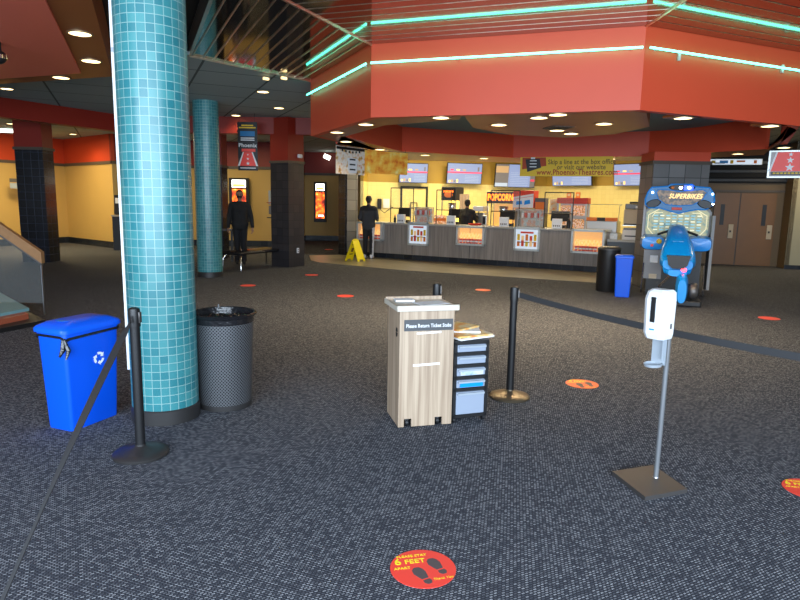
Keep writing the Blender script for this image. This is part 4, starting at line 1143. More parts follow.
m = B(); m.slab_xz([(-.03, zr - .19), (-.03, .19), (xl, .19), (xl, zr - .19 + slope * xl)], -.008, .008); m.build('glass_panel', 'glass', t)
m = B(); m.box((-.03, 0, (zr - .19 + .02) / 2), (.012, .03, zr - .21)); m.build('edge_post', 'steel', t)

# ------------------------------------------------------------------ stanchions
def stanchion(x, y, label, base='steel_dark', H=1.0):
    t = thing('stanchion', label, 'stanchion', (x, y, 0), 0, group='retractable belt posts')
    B().lathe([(.178, 0), (.18, .012), (.172, .022), (.12, .035), (.06, .052), (.035, .065), (.034, .075)], n=40).build('base', base, t, smooth=True)
    B().lathe([(.032, .07), (.032, H - .12)], n=24).build('post', 'black', t, smooth=True)
    B().lathe([(.037, H - .125), (.037, H - .02), (.034, H - .008), (.02, H)], n=24).build('belt_head', 'black', t, smooth=True)
    B().box((.036, 0, H - .065), (.012, .03, .07)).build('belt_slot', 'steel_dark', t)
    return t
S1 = G(141, 454)
mat('base_bronze', (.20, .16, .11), rough=.4, metal=.8)
stanchion(*S1, 'black belt stanchion with dark base in front of the teal column', 'base_dark')
S2 = G(509.5, 397); stanchion(S2[0], S2[1] + .0, 'black belt stanchion with bronze base right of the drawer cart', 'base_bronze')
S3 = (.335, 5.62); stanchion(*S3, 'stanchion hidden behind the podium with only its black head showing', 'base_dark', .985)
S4 = (3.25, 2.35)
m = B(); n = 24; pts = []; wd = []
P0 = Vector((S2[0] + .04, S2[1], .925)); P1 = Vector((2.33, 3.5, .81)); P2 = P0 + (P1 - P0) * 1.45; P2.z = .9
for k in range(n + 1):
    u = k / n; p = P0.lerp(P2, u); p.z = .925 * (1 - u) + .90 * u - .06 * 4 * u * (1 - u); pts.append(p); wd.append((0, 0, .024))
o = m.ribbon(pts, wd).build('retractable_belt', 'belt'); tag(o, 'long black belt stretched from the right stanchion past the sanitizer stand', 'belt')
stanchion(P2.x + .03, P2.y - .03, 'black belt stanchion beyond the right picture edge holding the right belt', 'base_dark')
m = B(); pts = []; wd = []
Q0 = Vector((S1[0] + .0, S1[1] - .045, .93)); Q2 = Vector((-.52, .40, .90))
for k in range(n + 1):
    u = k / n; p = Q0.lerp(Q2, u); p.z = .93 * (1 - u) + .9 * u - .05 * 4 * u * (1 - u); p.x = p.x - .12 * 4 * u * (1 - u) * .35; pts.append(p)
    w0 = Vector((0, 0, 1)); w1 = Vector((.85, .35, .15)); w2 = Vector((-.38, -.12, -.9)) * -1
    if u < .1: w_ = w0.lerp(w1, u / .1)
    elif u < .45: w_ = w1.lerp(Vector((.75, .25, .5)), (u - .1) / .35)
    else: w_ = Vector((.75, .25, .5)).lerp(w2, min(.72, (u - .45) / .3))
    wd.append(w_.normalized() * .024)
o = m.ribbon(pts, wd).build('retractable_belt', 'belt'); tag(o, 'twisted black belt running from the left stanchion to the bottom left corner', 'belt')
stanchion(Q2.x + .02, Q2.y - .04, 'black belt stanchion below the picture holding the left belt', 'base_dark')

# ------------------------------------------------------------------ blue recycling bin
def recycle_mark(parent, loc, R):
    m = B()
    for k in range(3):
        a0 = TH(90 + 120 * k)
        def pt(r, a): return (r * math.cos(a), r * math.sin(a))
        # a bent band and an arrow head, chasing clockwise
        ri, ro = R * .52, R * .86
        angs = [a0 + TH(18) - TH(8) * i for i in range(9)]
        outer = [pt(ro, a) for a in angs]; innr = [pt(ri, a) for a in angs]
        m.slab_xz((outer + innr[::-1])[::-1], -.002, 0)
        a1 = a0 + TH(18) - TH(64); 
        m.slab_xz([pt(R * 1.05, a1), pt(R * .69, a1 - TH(34)), pt(R * .33, a1)][::-1], -.002, 0)
    return m.build('recycling_mark', 'paper', parent, loc=loc)
bA, bB, bC = Vector(G(47, 429)), Vector(G(64, 431.5)), Vector(G(118, 411))
ang = math.atan2(bC.y - bB.y, bC.x - bB.x)
Ln, Wn = .485, .28
ux = Vector((math.cos(ang), math.sin(ang))); uy = Vector((-math.sin(ang), math.cos(ang)))
ctr = bB + ux * Ln * .47 + uy * Wn * .43 + Vector((.058, -.02))
t = thing('recycling_bin', 'bright blue slim recycling bin with lid beside the large teal column', 'bin', (ctr.x, ctr.y, 0), ang)
def rrect(hx, hy, r, n=5):
    P = []
    for cxx, cyy, a0 in ((hx - r, hy - r, 0), (-hx + r, hy - r, 90), (-hx + r, -hy + r, 180), (hx - r, -hy + r, 270)):
        for k in range(n + 1): a = TH(a0 + 90 * k / n); P.append((cxx + r * math.cos(a), cyy + r * math.sin(a)))
    return P
def stack(m, rows, n=5, close_top=True):
    rings = [m._v([(x, y, z) for x, y in rrect(hx, hy, r, n)]) for hx, hy, r, z in rows]
    for a, c in zip(rings, rings[1:]):
        k_ = len(a)
        for k in range(k_): m.face([a[k], a[(k + 1) % k_], c[(k + 1) % k_], c[k]])
    m.face(list(reversed(rings[0])))
    if close_top: m.face(rings[-1])
    return m
m = B(); stack(m, [(Ln * .435, Wn * .42, .025, 0), (Ln * .44, Wn * .43, .025, .02), (Ln * .50, Wn * .50, .03, .70), (Ln * .515, Wn * .53, .035, .705), (Ln * .515, Wn * .53, .035, .73)]); m.build('body', 'blue_plastic', t, smooth=True)
m = B(); rows = [(Ln * .55, Wn * .60, .05, .735), (Ln * .55, Wn * .60, .05, .76), (Ln * .53, Wn * .56, .05, .775), (Ln * .42, Wn * .42, .05, .80), (Ln * .25, Wn * .25, .03, .812)]
stack(m, rows); m.build('lid', 'blue_lid', t, smooth=True)
B().lathe([(.055, 0), (.06, .004)], n=28, sx=1.35).build('lid_opening', 'arcade_blue', t, loc=(-.11, -.02, .806), smooth=True)
m = B(); P = rrect(Ln * .512, Wn * .525, .035); pts = [(x, y, .70 + .012 * math.sin(7 * i)) for i, (x, y) in enumerate(P)]; pts.append(pts[0]); m.tube(pts, .011, 6)
m.tube([(-Ln * .52, -Wn * .5, .70), (-Ln * .56, -Wn * .55, .63), (-Ln * .6, -Wn * .5, .58)], [.014, .018, .008], 6); m.tube([(-Ln * .52, -Wn * .5, .70), (-Ln * .5, -Wn * .62, .62), (-Ln * .55, -Wn * .62, .56)], [.014, .016, .006], 6)
m.build('liner_edge', 'bag', t, smooth=True)
recycle_mark(t, (.045, -Wn * .4835 - .002, .50), .055).rotation_euler = (TH(1.8), 0, 0)
# ------------------------------------------------------------------ perforated litter bin
q = Vector(G(226, 411)); dv = q.normalized() * .17
t = thing('litter_bin', 'black perforated metal litter bin right of the large teal column', 'bin', (q.x + dv.x, q.y + dv.y, 0))
B().lathe([(.214, .05), (.240, .73)], n=56).build('perforated_body', 'perforated', t, smooth=True)
B().lathe([(.20, 0), (.212, .005), (.214, .05), (.205, .055)], n=48).build('base_band', 'base_dark', t, smooth=True)
B().lathe([(.242, .715), (.246, .76), (.264, .772), (.268, .782), (.252, .794), (.238, .79), (.215, .68), (.0001, .66)], n=56, closed=True).build('rim', 'bag', t, smooth=True)
m = B(); random.seed(5)
for k in range(22):
    a = k * 2 * PI / 22; r1 = .10 + .08 * random.random()
    m.ball((r1 * math.cos(a), r1 * math.sin(a), .715 + .02 * random.random()), (.05, .05, .03), 8, 5)
m.build('liner', 'bag', t, smooth=True)
B().tube([(-.10, .20, .79), (-.095, .195, .82)], .006, 6).build('liner_knot', 'bag_clear', t)

# ------------------------------------------------------------------ podium
kf0, kf1, kb0 = Vector(G(398, 429)), Vector(G(451, 425)), Vector(G(384, 413))
ang = math.atan2(kf1.y - kf0.y, kf1.x - kf0.x)
KW, KD, KH = (kf1 - kf0).length, .37, .905
ux = Vector((math.cos(ang), math.sin(ang))); uy = Vector((-math.sin(ang), math.cos(ang)))
kc = kf0 + ux * KW / 2 + uy * KD / 2
t = thing('podium', 'wood grain ticket podium with pale tray top in the middle of the carpet', 'podium', (kc.x, kc.y, 0), ang)
m = B(); hw, hd = KW / 2, KD / 2
prof = [(-hw, 0), (-hw + .045, 0), (-hw + .045, .075), (-hw + .105, .075), (-hw + .105, .0), (hw - .135, 0), (hw - .135, .075), (hw - .075, .075), (hw - .075, 0), (hw, 0), (hw, KH), (-hw, KH)]
prof = [(x, max(z, .012)) for x, z in prof]
m.slab_xz(prof, -hd, -hd + .02)
m.box((-hw + .011, .01, KH / 2 + .006), (.02, KD - .022, KH - .012)); m.box((hw - .011, .01, KH / 2 + .006), (.02, KD - .022, KH - .012)); m.box((0, hd - .011, KH / 2 + .05), (KW - .044, .02, KH - .1)); m.box((0, 0, .1), (KW - .044, KD - .045, .02))
m.build('body', 'podium_wood', t)
# sloping tray top with lip
slp = Matrix.Rotation(TH(6), 3, 'X')
tt = B(); tz = KH + .028
tt.box((0, 0, tz - .012), (KW + .055, KD + .05, .022)); tt.box((0, -KD / 2 - .022, tz - .002), (KW + .055, .014, .042)); tt.box((-KW / 2 - .022, .0, tz + .004), (.014, KD + .04, .022))
tt.build('tray_top', 'podium_top', t)
m = B(); m.box((0, KD / 2 + .015, tz + .012), (KW + .04, .015, .03)); m.build('back_lip', 'podium_wood', t)
m = B(); m.box((.01, -hd - .004, KH - .075 - .03), (.375 * KW / .42, .008, .085)); sgn = m.build('sign_plate', 'sign_grey', t)
letters('Please Return Ticket Stubs', .0385, 'white', t, (.01, -hd - .009, KH - .075 - .035), (PI / 2, 0, 0), ext=.0006, sx=.80)
B().box((.015, -hd - .002, KH - .165), (.19, .003, .014), R=Matrix.Rotation(TH(-2), 3, 'Y')).build('paper_strip', 'paper', t)
B().box((.0, -hd - .002, KH - .41), (.21, .003, .016), R=Matrix.Rotation(TH(-2), 3, 'Y')).build('paper_strip', 'paper', t)
m = B(); m.lathe([(.0001, 0), (.022, 0)], n=16, closed=True)
for s in (-1, 1): B().slab_xz([(-.025, .004 * s), (.025, .004 * s), (.012, .034 * s), (-.012, .034 * s)], -.003, 0).build('side_hole', 'black', t, loc=(-hw - .001, -.10, KH - .17)).rotation_euler = (0, 0, -PI / 2)
for x in (-hw + .075, hw - .105):
    c_ = B(); c_.xf(Matrix.Translation((x, -hd + .05, .03)) @ Matrix.Rotation(PI / 2, 4, 'Y')); c_.lathe([(.014, -.011), (.03, -.011), (.03, .011), (.014, .011)], n=20); c_.build('caster', 'black', t, smooth=True)
    B().box((x, -hd + .055, .068), (.03, .05, .03)).build('caster_fork', 'chrome', t)
for x in (-hw + .075, hw - .105):
    c_ = B(); c_.xf(Matrix.Translation((x, hd - .06, .03)) @ Matrix.Rotation(PI / 2, 4, 'Y')); c_.lathe([(.014, -.011), (.03, -.011), (.03, .011), (.014, .011)], n=20); c_.build('caster', 'black', t, smooth=True)
def onp(px, py, z): 
    g_ = G(px, py, z); return (g_[0], g_[1], z)
# papers on the podium
zp = KH + .032
def sheet(px, py, z, w, h, rz, label, material='paper', name='paper_sheet', tilt=0, th=.004):
    g_ = G(px, py, z); o = B().box((0, 0, 0), (w, h, th)).build(name, material); o.location = (g_[0], g_[1], z + .004); o.rotation_euler = (TH(tilt), 0, rz)
    return tag(o, label, 'paper')
o = sheet(404, 300.5, zp, .15, .10, ang - .05, 'folded printed leaflet at the left of the podium top', name='leaflet', tilt=0, th=.014)
o = sheet(431, 303.5, zp + .0, .24, .16, ang + .25, 'white paper lying flat at the right of the podium top')
# ------------------------------------------------------------------ drawer cart
df0, df1 = Vector(G(452, 424)), Vector(G(486, 420.5)); ang2 = math.atan2(df1.y - df0.y, df1.x - df0.x) 
DW, DD, DH = .295, .36, .66
ux = Vector((math.cos(ang2), math.sin(ang2))); uy = Vector((-math.sin(ang2), math.cos(ang2)))
dc = df0 + ux * DW / 2 + uy * DD / 2 + Vector((.0, .0))
t = thing('drawer_cart', 'black framed cart with five translucent drawers right of the podium', 'drawer cart', (dc.x, dc.y, 0), ang2)
m = B()
for x in (-1, 1):
    for y in (-1, 1): m.box((x * (DW / 2 - .012), y * (DD / 2 - .012), .345), (.024, .024, .60))
zs = [.055, .27, .365, .46, .555, .645]
for z in zs: m.box((0, 0, z), (DW, DD, .022 if z < .64 else .03))
for x in (-1, 1): m.box((x * (DW / 2 - .003), 0, .345), (.004, DD - .04, .58))
m.build('frame', 'black', t)
for k in range(5):
    z0, z1 = zs[k] + .016, zs[k + 1] - .018
    dr = B().box((0, -.01, (z0 + z1) / 2), (DW - .055, DD - .01, z1 - z0), bev=.006).build('drawer', 'clear_plastic', t)
    B().box((0, -DD / 2 - .018, z1 - .012), (DW - .07, .012, .014)).build('drawer_handle', 'grey_plastic', dr)
    if k in (1, 2): B().box((0, -DD / 2 - .0165, (z0 + z1) / 2 - .006), (DW - .10, .003, z1 - z0 - .03)).build('contents', 'arcade_blue' if k == 1 else 'pic_teal', dr)
for x in (-1, 1):
    for y in (-1, 1):
        c_ = B(); c_.xf(Matrix.Translation((x * (DW / 2 - .02), y * (DD / 2 - .03), .022)) @ Matrix.Rotation(PI / 2, 4, 'Y')); c_.lathe([(.008, -.009), (.022, -.009), (.022, .009), (.008, .009)], n=16); c_.build('caster', 'black', t, smooth=True)
zc = DH + .004
for k, (dx, dy, rz, w, h, mt, lb) in enumerate(((.03, -.02, .25, .30, .24, 'paper', 'white newspaper sheets at the bottom of the pile on the drawer cart'), (.035, -.03, .12, .28, .22, 'pic_magazine', 'orange printed flyer in the pile on the drawer cart'), (-.01, .05, -.35, .26, .2, 'paper', 'white sheet askew near the top of the cart pile'), (-.03, .07, .5, .24, .19, 'pic_magazine', 'orange and yellow magazine on top of the cart pile'))):
    o = B().box((0, 0, 0), (w * 1.12, h * 1.15, .014)).build('paper_sheet' if mt == 'paper' else 'magazine', mt); o.location = (dc.x + dx, dc.y + dy, zc + .008 + .016 * k); o.rotation_euler = (0, 0, ang2 + rz); tag(o, lb, 'paper')

# ------------------------------------------------------------------ sanitizer stand
q4 = [Vector(G(645, 501)), Vector(G(687, 493)), Vector(G(653, 468.5)), Vector(G(612, 475))]
pc_ = sum(q4, Vector((0, 0))) / 4; ang3 = math.atan2(q4[1].y - q4[0].y, q4[1].x - q4[0].x)
t = thing('sanitizer_stand', 'white hand sanitizer dispenser on a grey pole with steel floor plate', 'dispenser stand', (0, 0, 0))
pp = G(655.5, 481)
t.location = (pp[0], pp[1], 0); loc2 = lambda v: (v.x - pp[0], v.y - pp[1])
m = B(); m.prism([loc2(v) for v in q4], .0, .026); m.build('floor_plate', 'steel_dark', t)
B().lathe([(.022, .018), (.018, .03)], n=16).build('collar', 'steel', t, smooth=True)
tp = VY(667, 345, pp[1]); topx = tp[0] - pp[0]
B().tube([(0, 0, .02), (.006, 0, 1.02), (.008, 0, 1.17)], .0155, 14).build('pole', 'pole_grey', t, smooth=True)
hx = VY(655, 311, pp[1])[0] - pp[0]
# housing seen three-quarter: front faces left
hd_ = bpy.data.objects.new('tmp', None)
M = Matrix.Translation((hx, -.06, 0)) @ Matrix.Rotation(TH(-52), 4, 'Z')
zb_, zt_ = VY(660, 336, pp[1])[2], VY(660, 288, pp[1])[2]
m = B(); m.xf(M)
rows = []
def ring(hx_, y0, y1, z): return [(hx_, y1, z), (-hx_, y1, z), (-hx_, y0 + .02, z), (-hx_ + .025, y0, z), (hx_ - .025, y0, z), (hx_, y0 + .02, z)]
Rr = [ring(.058, -.05, .06, zb_), ring(.065, -.062, .06, zb_ + .03), ring(.068, -.068, .06, zt_ - .06), ring(.064, -.05, .06, zt_ - .015), ring(.05, -.03, .05, zt_)]
VV = [m._v(r_) for r_ in Rr]
for a, c in zip(VV, VV[1:]):
    for k in range(6): m.face([a[k], a[(k + 1) % 6], c[(k + 1) % 6], c[k]])
m.face(list(reversed(VV[0]))); m.face(VV[-1])
m.build('housing', 'white_plastic', t)
m = B(); m.xf(M); m.box((0, -.0705, zt_ - .115), (.030, .006, .15), bev=.003); m.build('level_window', 'black', t)
m = B(); m.xf(M); m.box((0, -.068, zb_ + .06), (.03, .004, .008)); m.build('maker_mark', 'arcade_blue', t)
m = B(); m.xf(M); m.box((.0695, .02, zb_ + .08), (.004, .012, .03)); m.build('lock', 'steel_dark', t)
zt2 = VY(660, 362.5, pp[1])[2]
m = B(); m.xf(M); m.box((.0, .035, (zb_ + zt2) / 2), (.085, .012, zb_ - zt2)); m.box((.043, .015, (zb_ + zt2) / 2 + .02), (.006, .04, zb_ - zt2 - .04)); m.build('backplate', 'grey_plastic', t)
m = B(); m.xf(M); m.lathe([(.052, 0), (.06, .016), (.055, .018), (.045, .006)], c=(0, -.02, zt2 - .004), n=24, sx=.85, sy=1.1); m.build('drip_tray', 'grey_plastic', t, smooth=True)

# ------------------------------------------------------------------ floor decals
def foot_outline(): 
    return [(.0, .075), (.020, .070), (.032, .050), (.034, .022), (.026, -.010), (.020, -.030), (-.018, -.030), (-.026, -.005), (-.034, .028), (-.026, .058), (-.012, .072)], [(-.019, -.040), (.020, -.040), (.023, -.060), (.012, -.078), (-.010, -.078), (-.022, -.062)]
def decal(x, y, rz, label, detail, r=.155, mt='decal_red'):
    t = thing('floor_decal', label, 'floor sticker', (x, y, .0005), rz, group='round distancing stickers on the carpet')
    B().lathe([(r, 0), (r, .002)], n=64).build('disc', mt, t)
    if detail:
        tp_, hl_ = foot_outline()
        for sx, sy in ((-.008, -.058), (.066, .018)):
            m = B(); a = TH(28); ro = lambda p: (sx + p[0] * math.cos(a) * .9 - p[1] * math.sin(a) * .9, sy + p[0] * math.sin(a) * .9 + p[1] * math.cos(a) * .9)
            m.prism([ro(p) for p in tp_][::-1], .002, .0026); m.prism([ro(p) for p in hl_][::-1], .002, .0026); m.build('footprint', 'decal_foot', t)
        letters('PLEASE STAY', .025, 'decal_yellow', t, (-.050, .100, .0026), (0, 0, TH(10)), ext=.0003, bold=.014)
        letters('6', .068, 'decal_yellow', t, (-.118, .046, .0026), (0, 0, TH(10)), ext=.0004, bold=.014)
        letters('FEET', .047, 'decal_yellow', t, (-.036, .056, .0026), (0, 0, TH(10)), ext=.0004, bold=.014)
        letters('APART', .025, 'decal_yellow', t, (-.098, -.004, .0026), (0, 0, TH(10)), ext=.0003, bold=.014)
        letters('Thank You', .021, 'decal_yellow', t, (.088, -.078, .0026), (0, 0, TH(14)), ext=.0003, bold=.004, shear=.3)
    return t
for px, py, l, dt, mt in ((423, 568.5, 'nearest round red stay 6 feet apart sticker with footprints', 1, 'decal_red'), (582, 384, 'orange round sticker on the carpet left of the sanitizer stand', 1, 'decal_orange'), (811, 490, 'round red sticker cut by the right picture edge, right of the sanitizer stand', 1, 'decal_red'),
                      (345.5, 296, 'small round sticker on the carpet above the podium to its left', 0, 'decal_red'), (483, 290, 'small round sticker on the carpet beyond the right stanchion', 0, 'decal_orange'), (769, 318.3, 'small round sticker on the carpet right of the arcade game', 0, 'decal_red'),
                      (248, 285.5, 'small round sticker on the carpet in front of the bench', 0, 'decal_red'), (311.5, 275, 'small round sticker on the carpet by the dark pillar foot', 0, 'decal_red'), (329, 249.5, 'faint round sticker far off beyond the tiled strip', 0, 'decal_red')):
    x, y = G(px, py); decal(x, y, TH(2) if px < 500 else TH(-24), l, dt, mt=mt)

# ------------------------------------------------------------------ wet floor sign
g_ = G(354.5, 261)
t = thing('wet_floor_sign', 'yellow folding caution floor sign at the customer\'s left', 'floor sign', (g_[0] + .02, g_[1], 0), TH(58))
for s in (-1, 1):
    R = Matrix.Rotation(s * TH(22), 3, 'X')
    m = B(); m.xf(Matrix.Translation((0, -s * .0, .62)) @ (Matrix.Rotation(-s * TH(21), 4, 'X')))
    m.slab_xz([(-.15, 0), (-.18, -.55), (-.19, -.66), (-.10, -.66), (-.08, -.60), (.08, -.60), (.10, -.66), (.19, -.66), (.18, -.55), (.15, 0)], s * .004 - .008, s * .004 + .008)
    m.m(1); m.box((0, s * .014, -.15), (.16, .004, .03)).box((0, s * .014, -.32), (.10, .004, .12)).box((0, s * .014, -.45), (.16, .004, .03))
    m.build('panel', ['cone_yellow', 'banner_text'], t)
B().box((0, 0, .625), (.16, .05, .035), bev=.01).build('hinge', 'cone_yellow', t)

# ------------------------------------------------------------------ bins at counter end
g_ = G(613, 292.5)
t = thing('litter_bin', 'tall black litter bin at the right end of the counter', 'bin', (g_[0] - .05, g_[1] + .24, 0))
B().lathe([(.21, 0), (.22, .02), (.22, .84)], n=40).build('body', 'black', t, smooth=True); B().lathe([(.225, .84), (.23, .87), (.18, .90), (.10, .90)], n=40).build('lid', 'steel_dark', t, smooth=True)
g_ = G(624, 297.5)
t = thing('recycling_bin', 'small blue recycling bin beside the tall black bin by the arcade game', 'bin', (g_[0], g_[1] + .13, 0), TH(-18))
m = B(); stack(m, [(.12, .11, .02, 0), (.13, .12, .02, .01), (.155, .14, .02, .74)]); m.build('body', 'blue_plastic', t, smooth=True)
m = B(); stack(m, [(.17, .155, .03, .745), (.17, .155, .03, .775), (.14, .13, .03, .80)]); m.build('lid', 'blue_lid', t, smooth=True)
B().box((-.14, -.0, .70), (.03, .2, .03)).build('rim_handle', 'blue_lid', t)

# ------------------------------------------------------------------ motorcycle arcade game
AX, AY = 5.35, 12.15
aa = TH(-21)
t = thing('arcade_game', 'blue motorcycle racing arcade game in front of the grey tiled pillar', 'arcade game', (AX, AY, 0), aa)
B().box((0, .15, .55), (.95, .55, 1.10)).build('cabinet', 'black', t)
B().box((0, .22, 1.5), (1.1, .34, .9)).build('monitor_housing', 'black', t)
Y0 = -.0
m = B(); w_ = .56
m.slab_xz([(-w_, 1.10), (w_, 1.10), (w_ + .04, 1.25), (w_ + .04, 1.62), (w_ - .05, 1.74), (-w_ + .05, 1.74), (-w_ - .04, 1.62), (-w_ - .04, 1.25)], Y0, Y0 + .05); m.build('screen_surround', 'arcade_grey', t)
m = B(); m.slab_xz([(-w_ + .03, 1.13), (w_ - .03, 1.13), (w_, 1.25), (w_, 1.60), (w_ - .1, 1.70), (-w_ + .1, 1.70), (-w_, 1.60), (-w_, 1.25)], Y0 - .01, Y0 - .001); m.build('screen', 'pic_circuit', t)
m = B(); 
for s in (-1, 1):
    for (x0, z0, x1, z1) in ((.30, 1.69, .52, 1.55), (.52, 1.55, .52, 1.3), (.52, 1.3, .42, 1.18), (.26, 1.6, .40, 1.6), (.40, 1.6, .45, 1.52)):
        m.m(0).tube([(s * x0, Y0 - .015, z0), (s * x1, Y0 - .015, z1)], .011, 6)
for r_ in range(6):
    for c_ in range(8):
        m.m(1 if (r_ + c_) % 3 else 0).box((-.38 + c_ * .11, Y0 - .014, 1.27 + r_ * .055), (.075, .006, .022))
m.m(0).box((0, Y0 - .014, 1.645), (.34, .006, .03)); m.box((0, Y0 - .014, 1.60), (.22, .006, .02))
mat('screen_cream', (.7, .65, .45), rough=.3, emit=(.75, .66, .38), es=.4); mat('screen_cyan', (.2, .45, .5), rough=.3, emit=(.10, .30, .38), es=.4)
m.build('screen_graphics', ['screen_cream', 'screen_cyan'], t)
# marquee outline from px (8/crop units): 1 unit = .00194 m
U = .00192
oz = 2.14
def mq(x, y): return ((x - 395) * U, oz - (y - 40) * U)
outl = [(80, 190), (100, 120), (130, 72), (280, 60), (310, 40), (500, 40), (530, 62), (660, 72), (700, 130), (712, 200), (690, 252), (640, 285), (560, 285), (480, 302), (400, 325), (320, 305), (235, 278), (120, 275), (85, 240)]
m = B(); m.slab_xz([mq(*p) for p in outl], -.16, .34); m.build('marquee', 'arcade_teal', t)
m = B()
pin = [(180, 120), (200, 92), (300, 98), (395, 112), (500, 98), (600, 92), (640, 120), (600, 190), (520, 240), (395, 250), (280, 240), (205, 190)]
m.slab_xz([mq(*p) for p in pin], -.172, -.16); m.build('marquee_picture', 'pic_marquee', t)
letters('SUPERBIKES', .125, 'screen_gold', t, (.10, -.176, mq(0, 158)[1]), (PI / 2, 0, 0), ext=.003, sx=.85, shear=.3)
m = B()
def loopt(pts, r):
    q_ = [(mq(*p)[0], -.17, mq(*p)[1]) for p in pts]; m.tube(q_ + [q_[0]], r, 6)
loopt(outl, .012); loopt(pin, .008); m.build('trim_piping', 'arcade_blue', t)
for s in (-1, 1):
    m = B(); cx_, cz_ = mq(395 + s * 235, 232); m.xf(Matrix.Translation((cx_, -.165, cz_)) @ Matrix.Rotation(s * TH(18), 4, 'Y') @ Matrix.Rotation(PI / 2, 4, 'X')); m.lathe([(.0001, .02), (.12, .02), (.14, .0)], n=28, sx=1.0, sy=.55, closed=True); m.build('speaker', 'black', t, smooth=True)
m = B(); m.xf(Matrix.Translation((mq(412, 72)[0], -.17, mq(412, 72)[1])) @ Matrix.Rotation(PI / 2, 4, 'X')); m.lathe([(.0001, .02), (.20, .02), (.22, .0)], n=32, sx=1.05, sy=.27, closed=True); m.build('lamp_pod', 'black', t, smooth=True)
for px, mt in ((325, 'card_orange'), (400, 'white_emit'), (475, 'white_emit')):
    m = B(); m.ball((mq(px, 74)[0], -.195, mq(px, 74)[1]), (.032, .02, .026), 14, 8); m.build('lamp_bulb', mt, t, smooth=True)
m = B(); m.slab_xz([mq(430, 50), mq(505, 50), mq(515, 72), mq(505, 98), mq(430, 98)], -.193, -.19); m.build('blue_lamp_lens', 'blue_emit', t)
m = B(); m.box((mq(380, 280)[0], -.178, mq(380, 280)[1]), (.18, .02, .05), bev=.008); m.build('badge', 'box_red', t)
for px, py in ((145, 122), (690, 132), (700, 230)): 
    m = B(); m.ball((mq(px, py)[0], -.17, mq(px, py)[1]), .02, 10, 6); m.build('marker_light', 'white_emit', t, smooth=True)
# side panel right, frame tubes
B().box((.62, .05, .86), (.05, .62, 1.40), R=Matrix.Rotation(0, 3, 'X')).build('side_panel', 'arcade_grey', t)
B().box((-.60, .15, 1.4), (.04, .4, .9)).build('side_panel', 'steel_dark', t)
for s in (-1, 1): m = B(); m.tube([(s * .56, -.15, .02), (s * .54, -.15, .62)], .018, 8); m.build('frame_tube', 'chrome', t, smooth=True)
B().box((0, -.75, .05), (.85, 1.55, .10), bev=.02).build('platform', 'black', t)
# dashboard pods
for s in (-1, 1):
    m = B(); m.loft([((s * .40, -.42, 1.02), .03, .03), ((s * .40, -.40, 1.02), .20, .12), ((s * .41, -.2, 1.03), .23, .15), ((s * .41, .0, 1.03), .22, .15)], n=24, power=3.2); m.build('fairing_pod', 'arcade_blue', t, smooth=True)
B().box((-.42, -.425, .98), (.05, .01, .05)).build('start_button', 'red_emit', t).data.materials[0] = MATS['decal_red']
B().ball((-.30, -.42, 1.06), (.05, .02, .05), 14, 8).build('round_gauge', 'banner_yellow', t, smooth=True)
# bike body lofted from the console (back) to the tail (front, towards the lobby)
m = B()
m.loft([((0, -.20, 1.30), .10, .05), ((0, -.30, 1.27), .15, .12), ((0, -.55, 1.16), .18, .20), ((0, -.85, 1.04), .215, .22), ((0, -1.05, .94), .26, .20), ((0, -1.25, .84), .285, .17), ((0, -1.40, .76), .29, .14), ((0, -1.52, .72), .24, .10)], n=28, power=2.8)
m.build('bike_body', 'arcade_blue', t, smooth=True)
m = B(); m.slab_xz([(-.19, .88), (.19, .88), (.15, .72), (.09, .66), (-.09, .66), (-.15, .72)], -1.60, -1.40); m.build('seat_pad', 'black', t)
m = B(); m.box((.0, -.86, 1.238), (.15, .1, .006), R=Matrix.Rotation(TH(25), 3, 'X')).build('white_decal', 'paper', t)
m = B(); m.m(0).box((.0, -1.20, 1.01), (.20, .01, .035)).m(1).box((0, -1.22, .955), (.20, .01, .045)); m.build('number_decal', ['banner_yellow', 'arcade_teal'], t)
m = B(); m.box((0, -1.1, 1.085), (.18, .01, .04)); m.build('side_decal', 'paper', t)
m = B(); m.loft([((0, -1.42, .66), .24, .02), ((0, -1.46, .60), .22, .07), ((0, -1.56, .58), .15, .06)], n=20, power=2.6); m.build('tail_fairing', 'arcade_blue', t, smooth=True)
m = B(); m.ball((.10, -1.57, .64), (.045, .03, .035), 14, 8); m.build('tail_light', 'red_emit', t, smooth=True)
m = B(); m.loft([((.09, -1.30, .34), .02, .2), ((.09, -1.34, .34), .09, .26), ((.09, -1.60, .32), .10, .26), ((.09, -1.72, .28), .07, .2)], n=20, power=2.6); m.build('rear_guard', 'arcade_blue', t, smooth=True)
m = B(); m.xf(Matrix.Translation((.28, -1.45, .27)) @ Matrix.Rotation(PI / 2, 4, 'Y')); m.lathe([(.03, -.06), (.13, -.06), (.15, -.03), (.15, .03), (.13, .06), (.03, .06)], n=24); m.build('wheel', 'steel_dark', t, smooth=True)
for s in (-1, 1): m = B(); m.tube([(s * .1, -1.3, .5), (s * .26, -1.25, .3), (s * .3, -1.0, .14)], .02, 8); m.build('foot_peg', 'chrome', t, smooth=True)
B().box((-.38, -.13, .62), (.34, .02, .62)).m(1).box((-.36, -.145, .70), (.14, .01, .14)).m(2).box((-.36, -.145, .36), (.14, .01, .09)).build('coin_door', ['steel_dark', 'paper', 'beige_box'], t)
for s in (-1, 1): m = B(); m.tube([(s * .12, -.55, 1.28), (s * .34, -.62, 1.2)], .022, 8); m.build('handlebar', 'black', t, smooth=True)

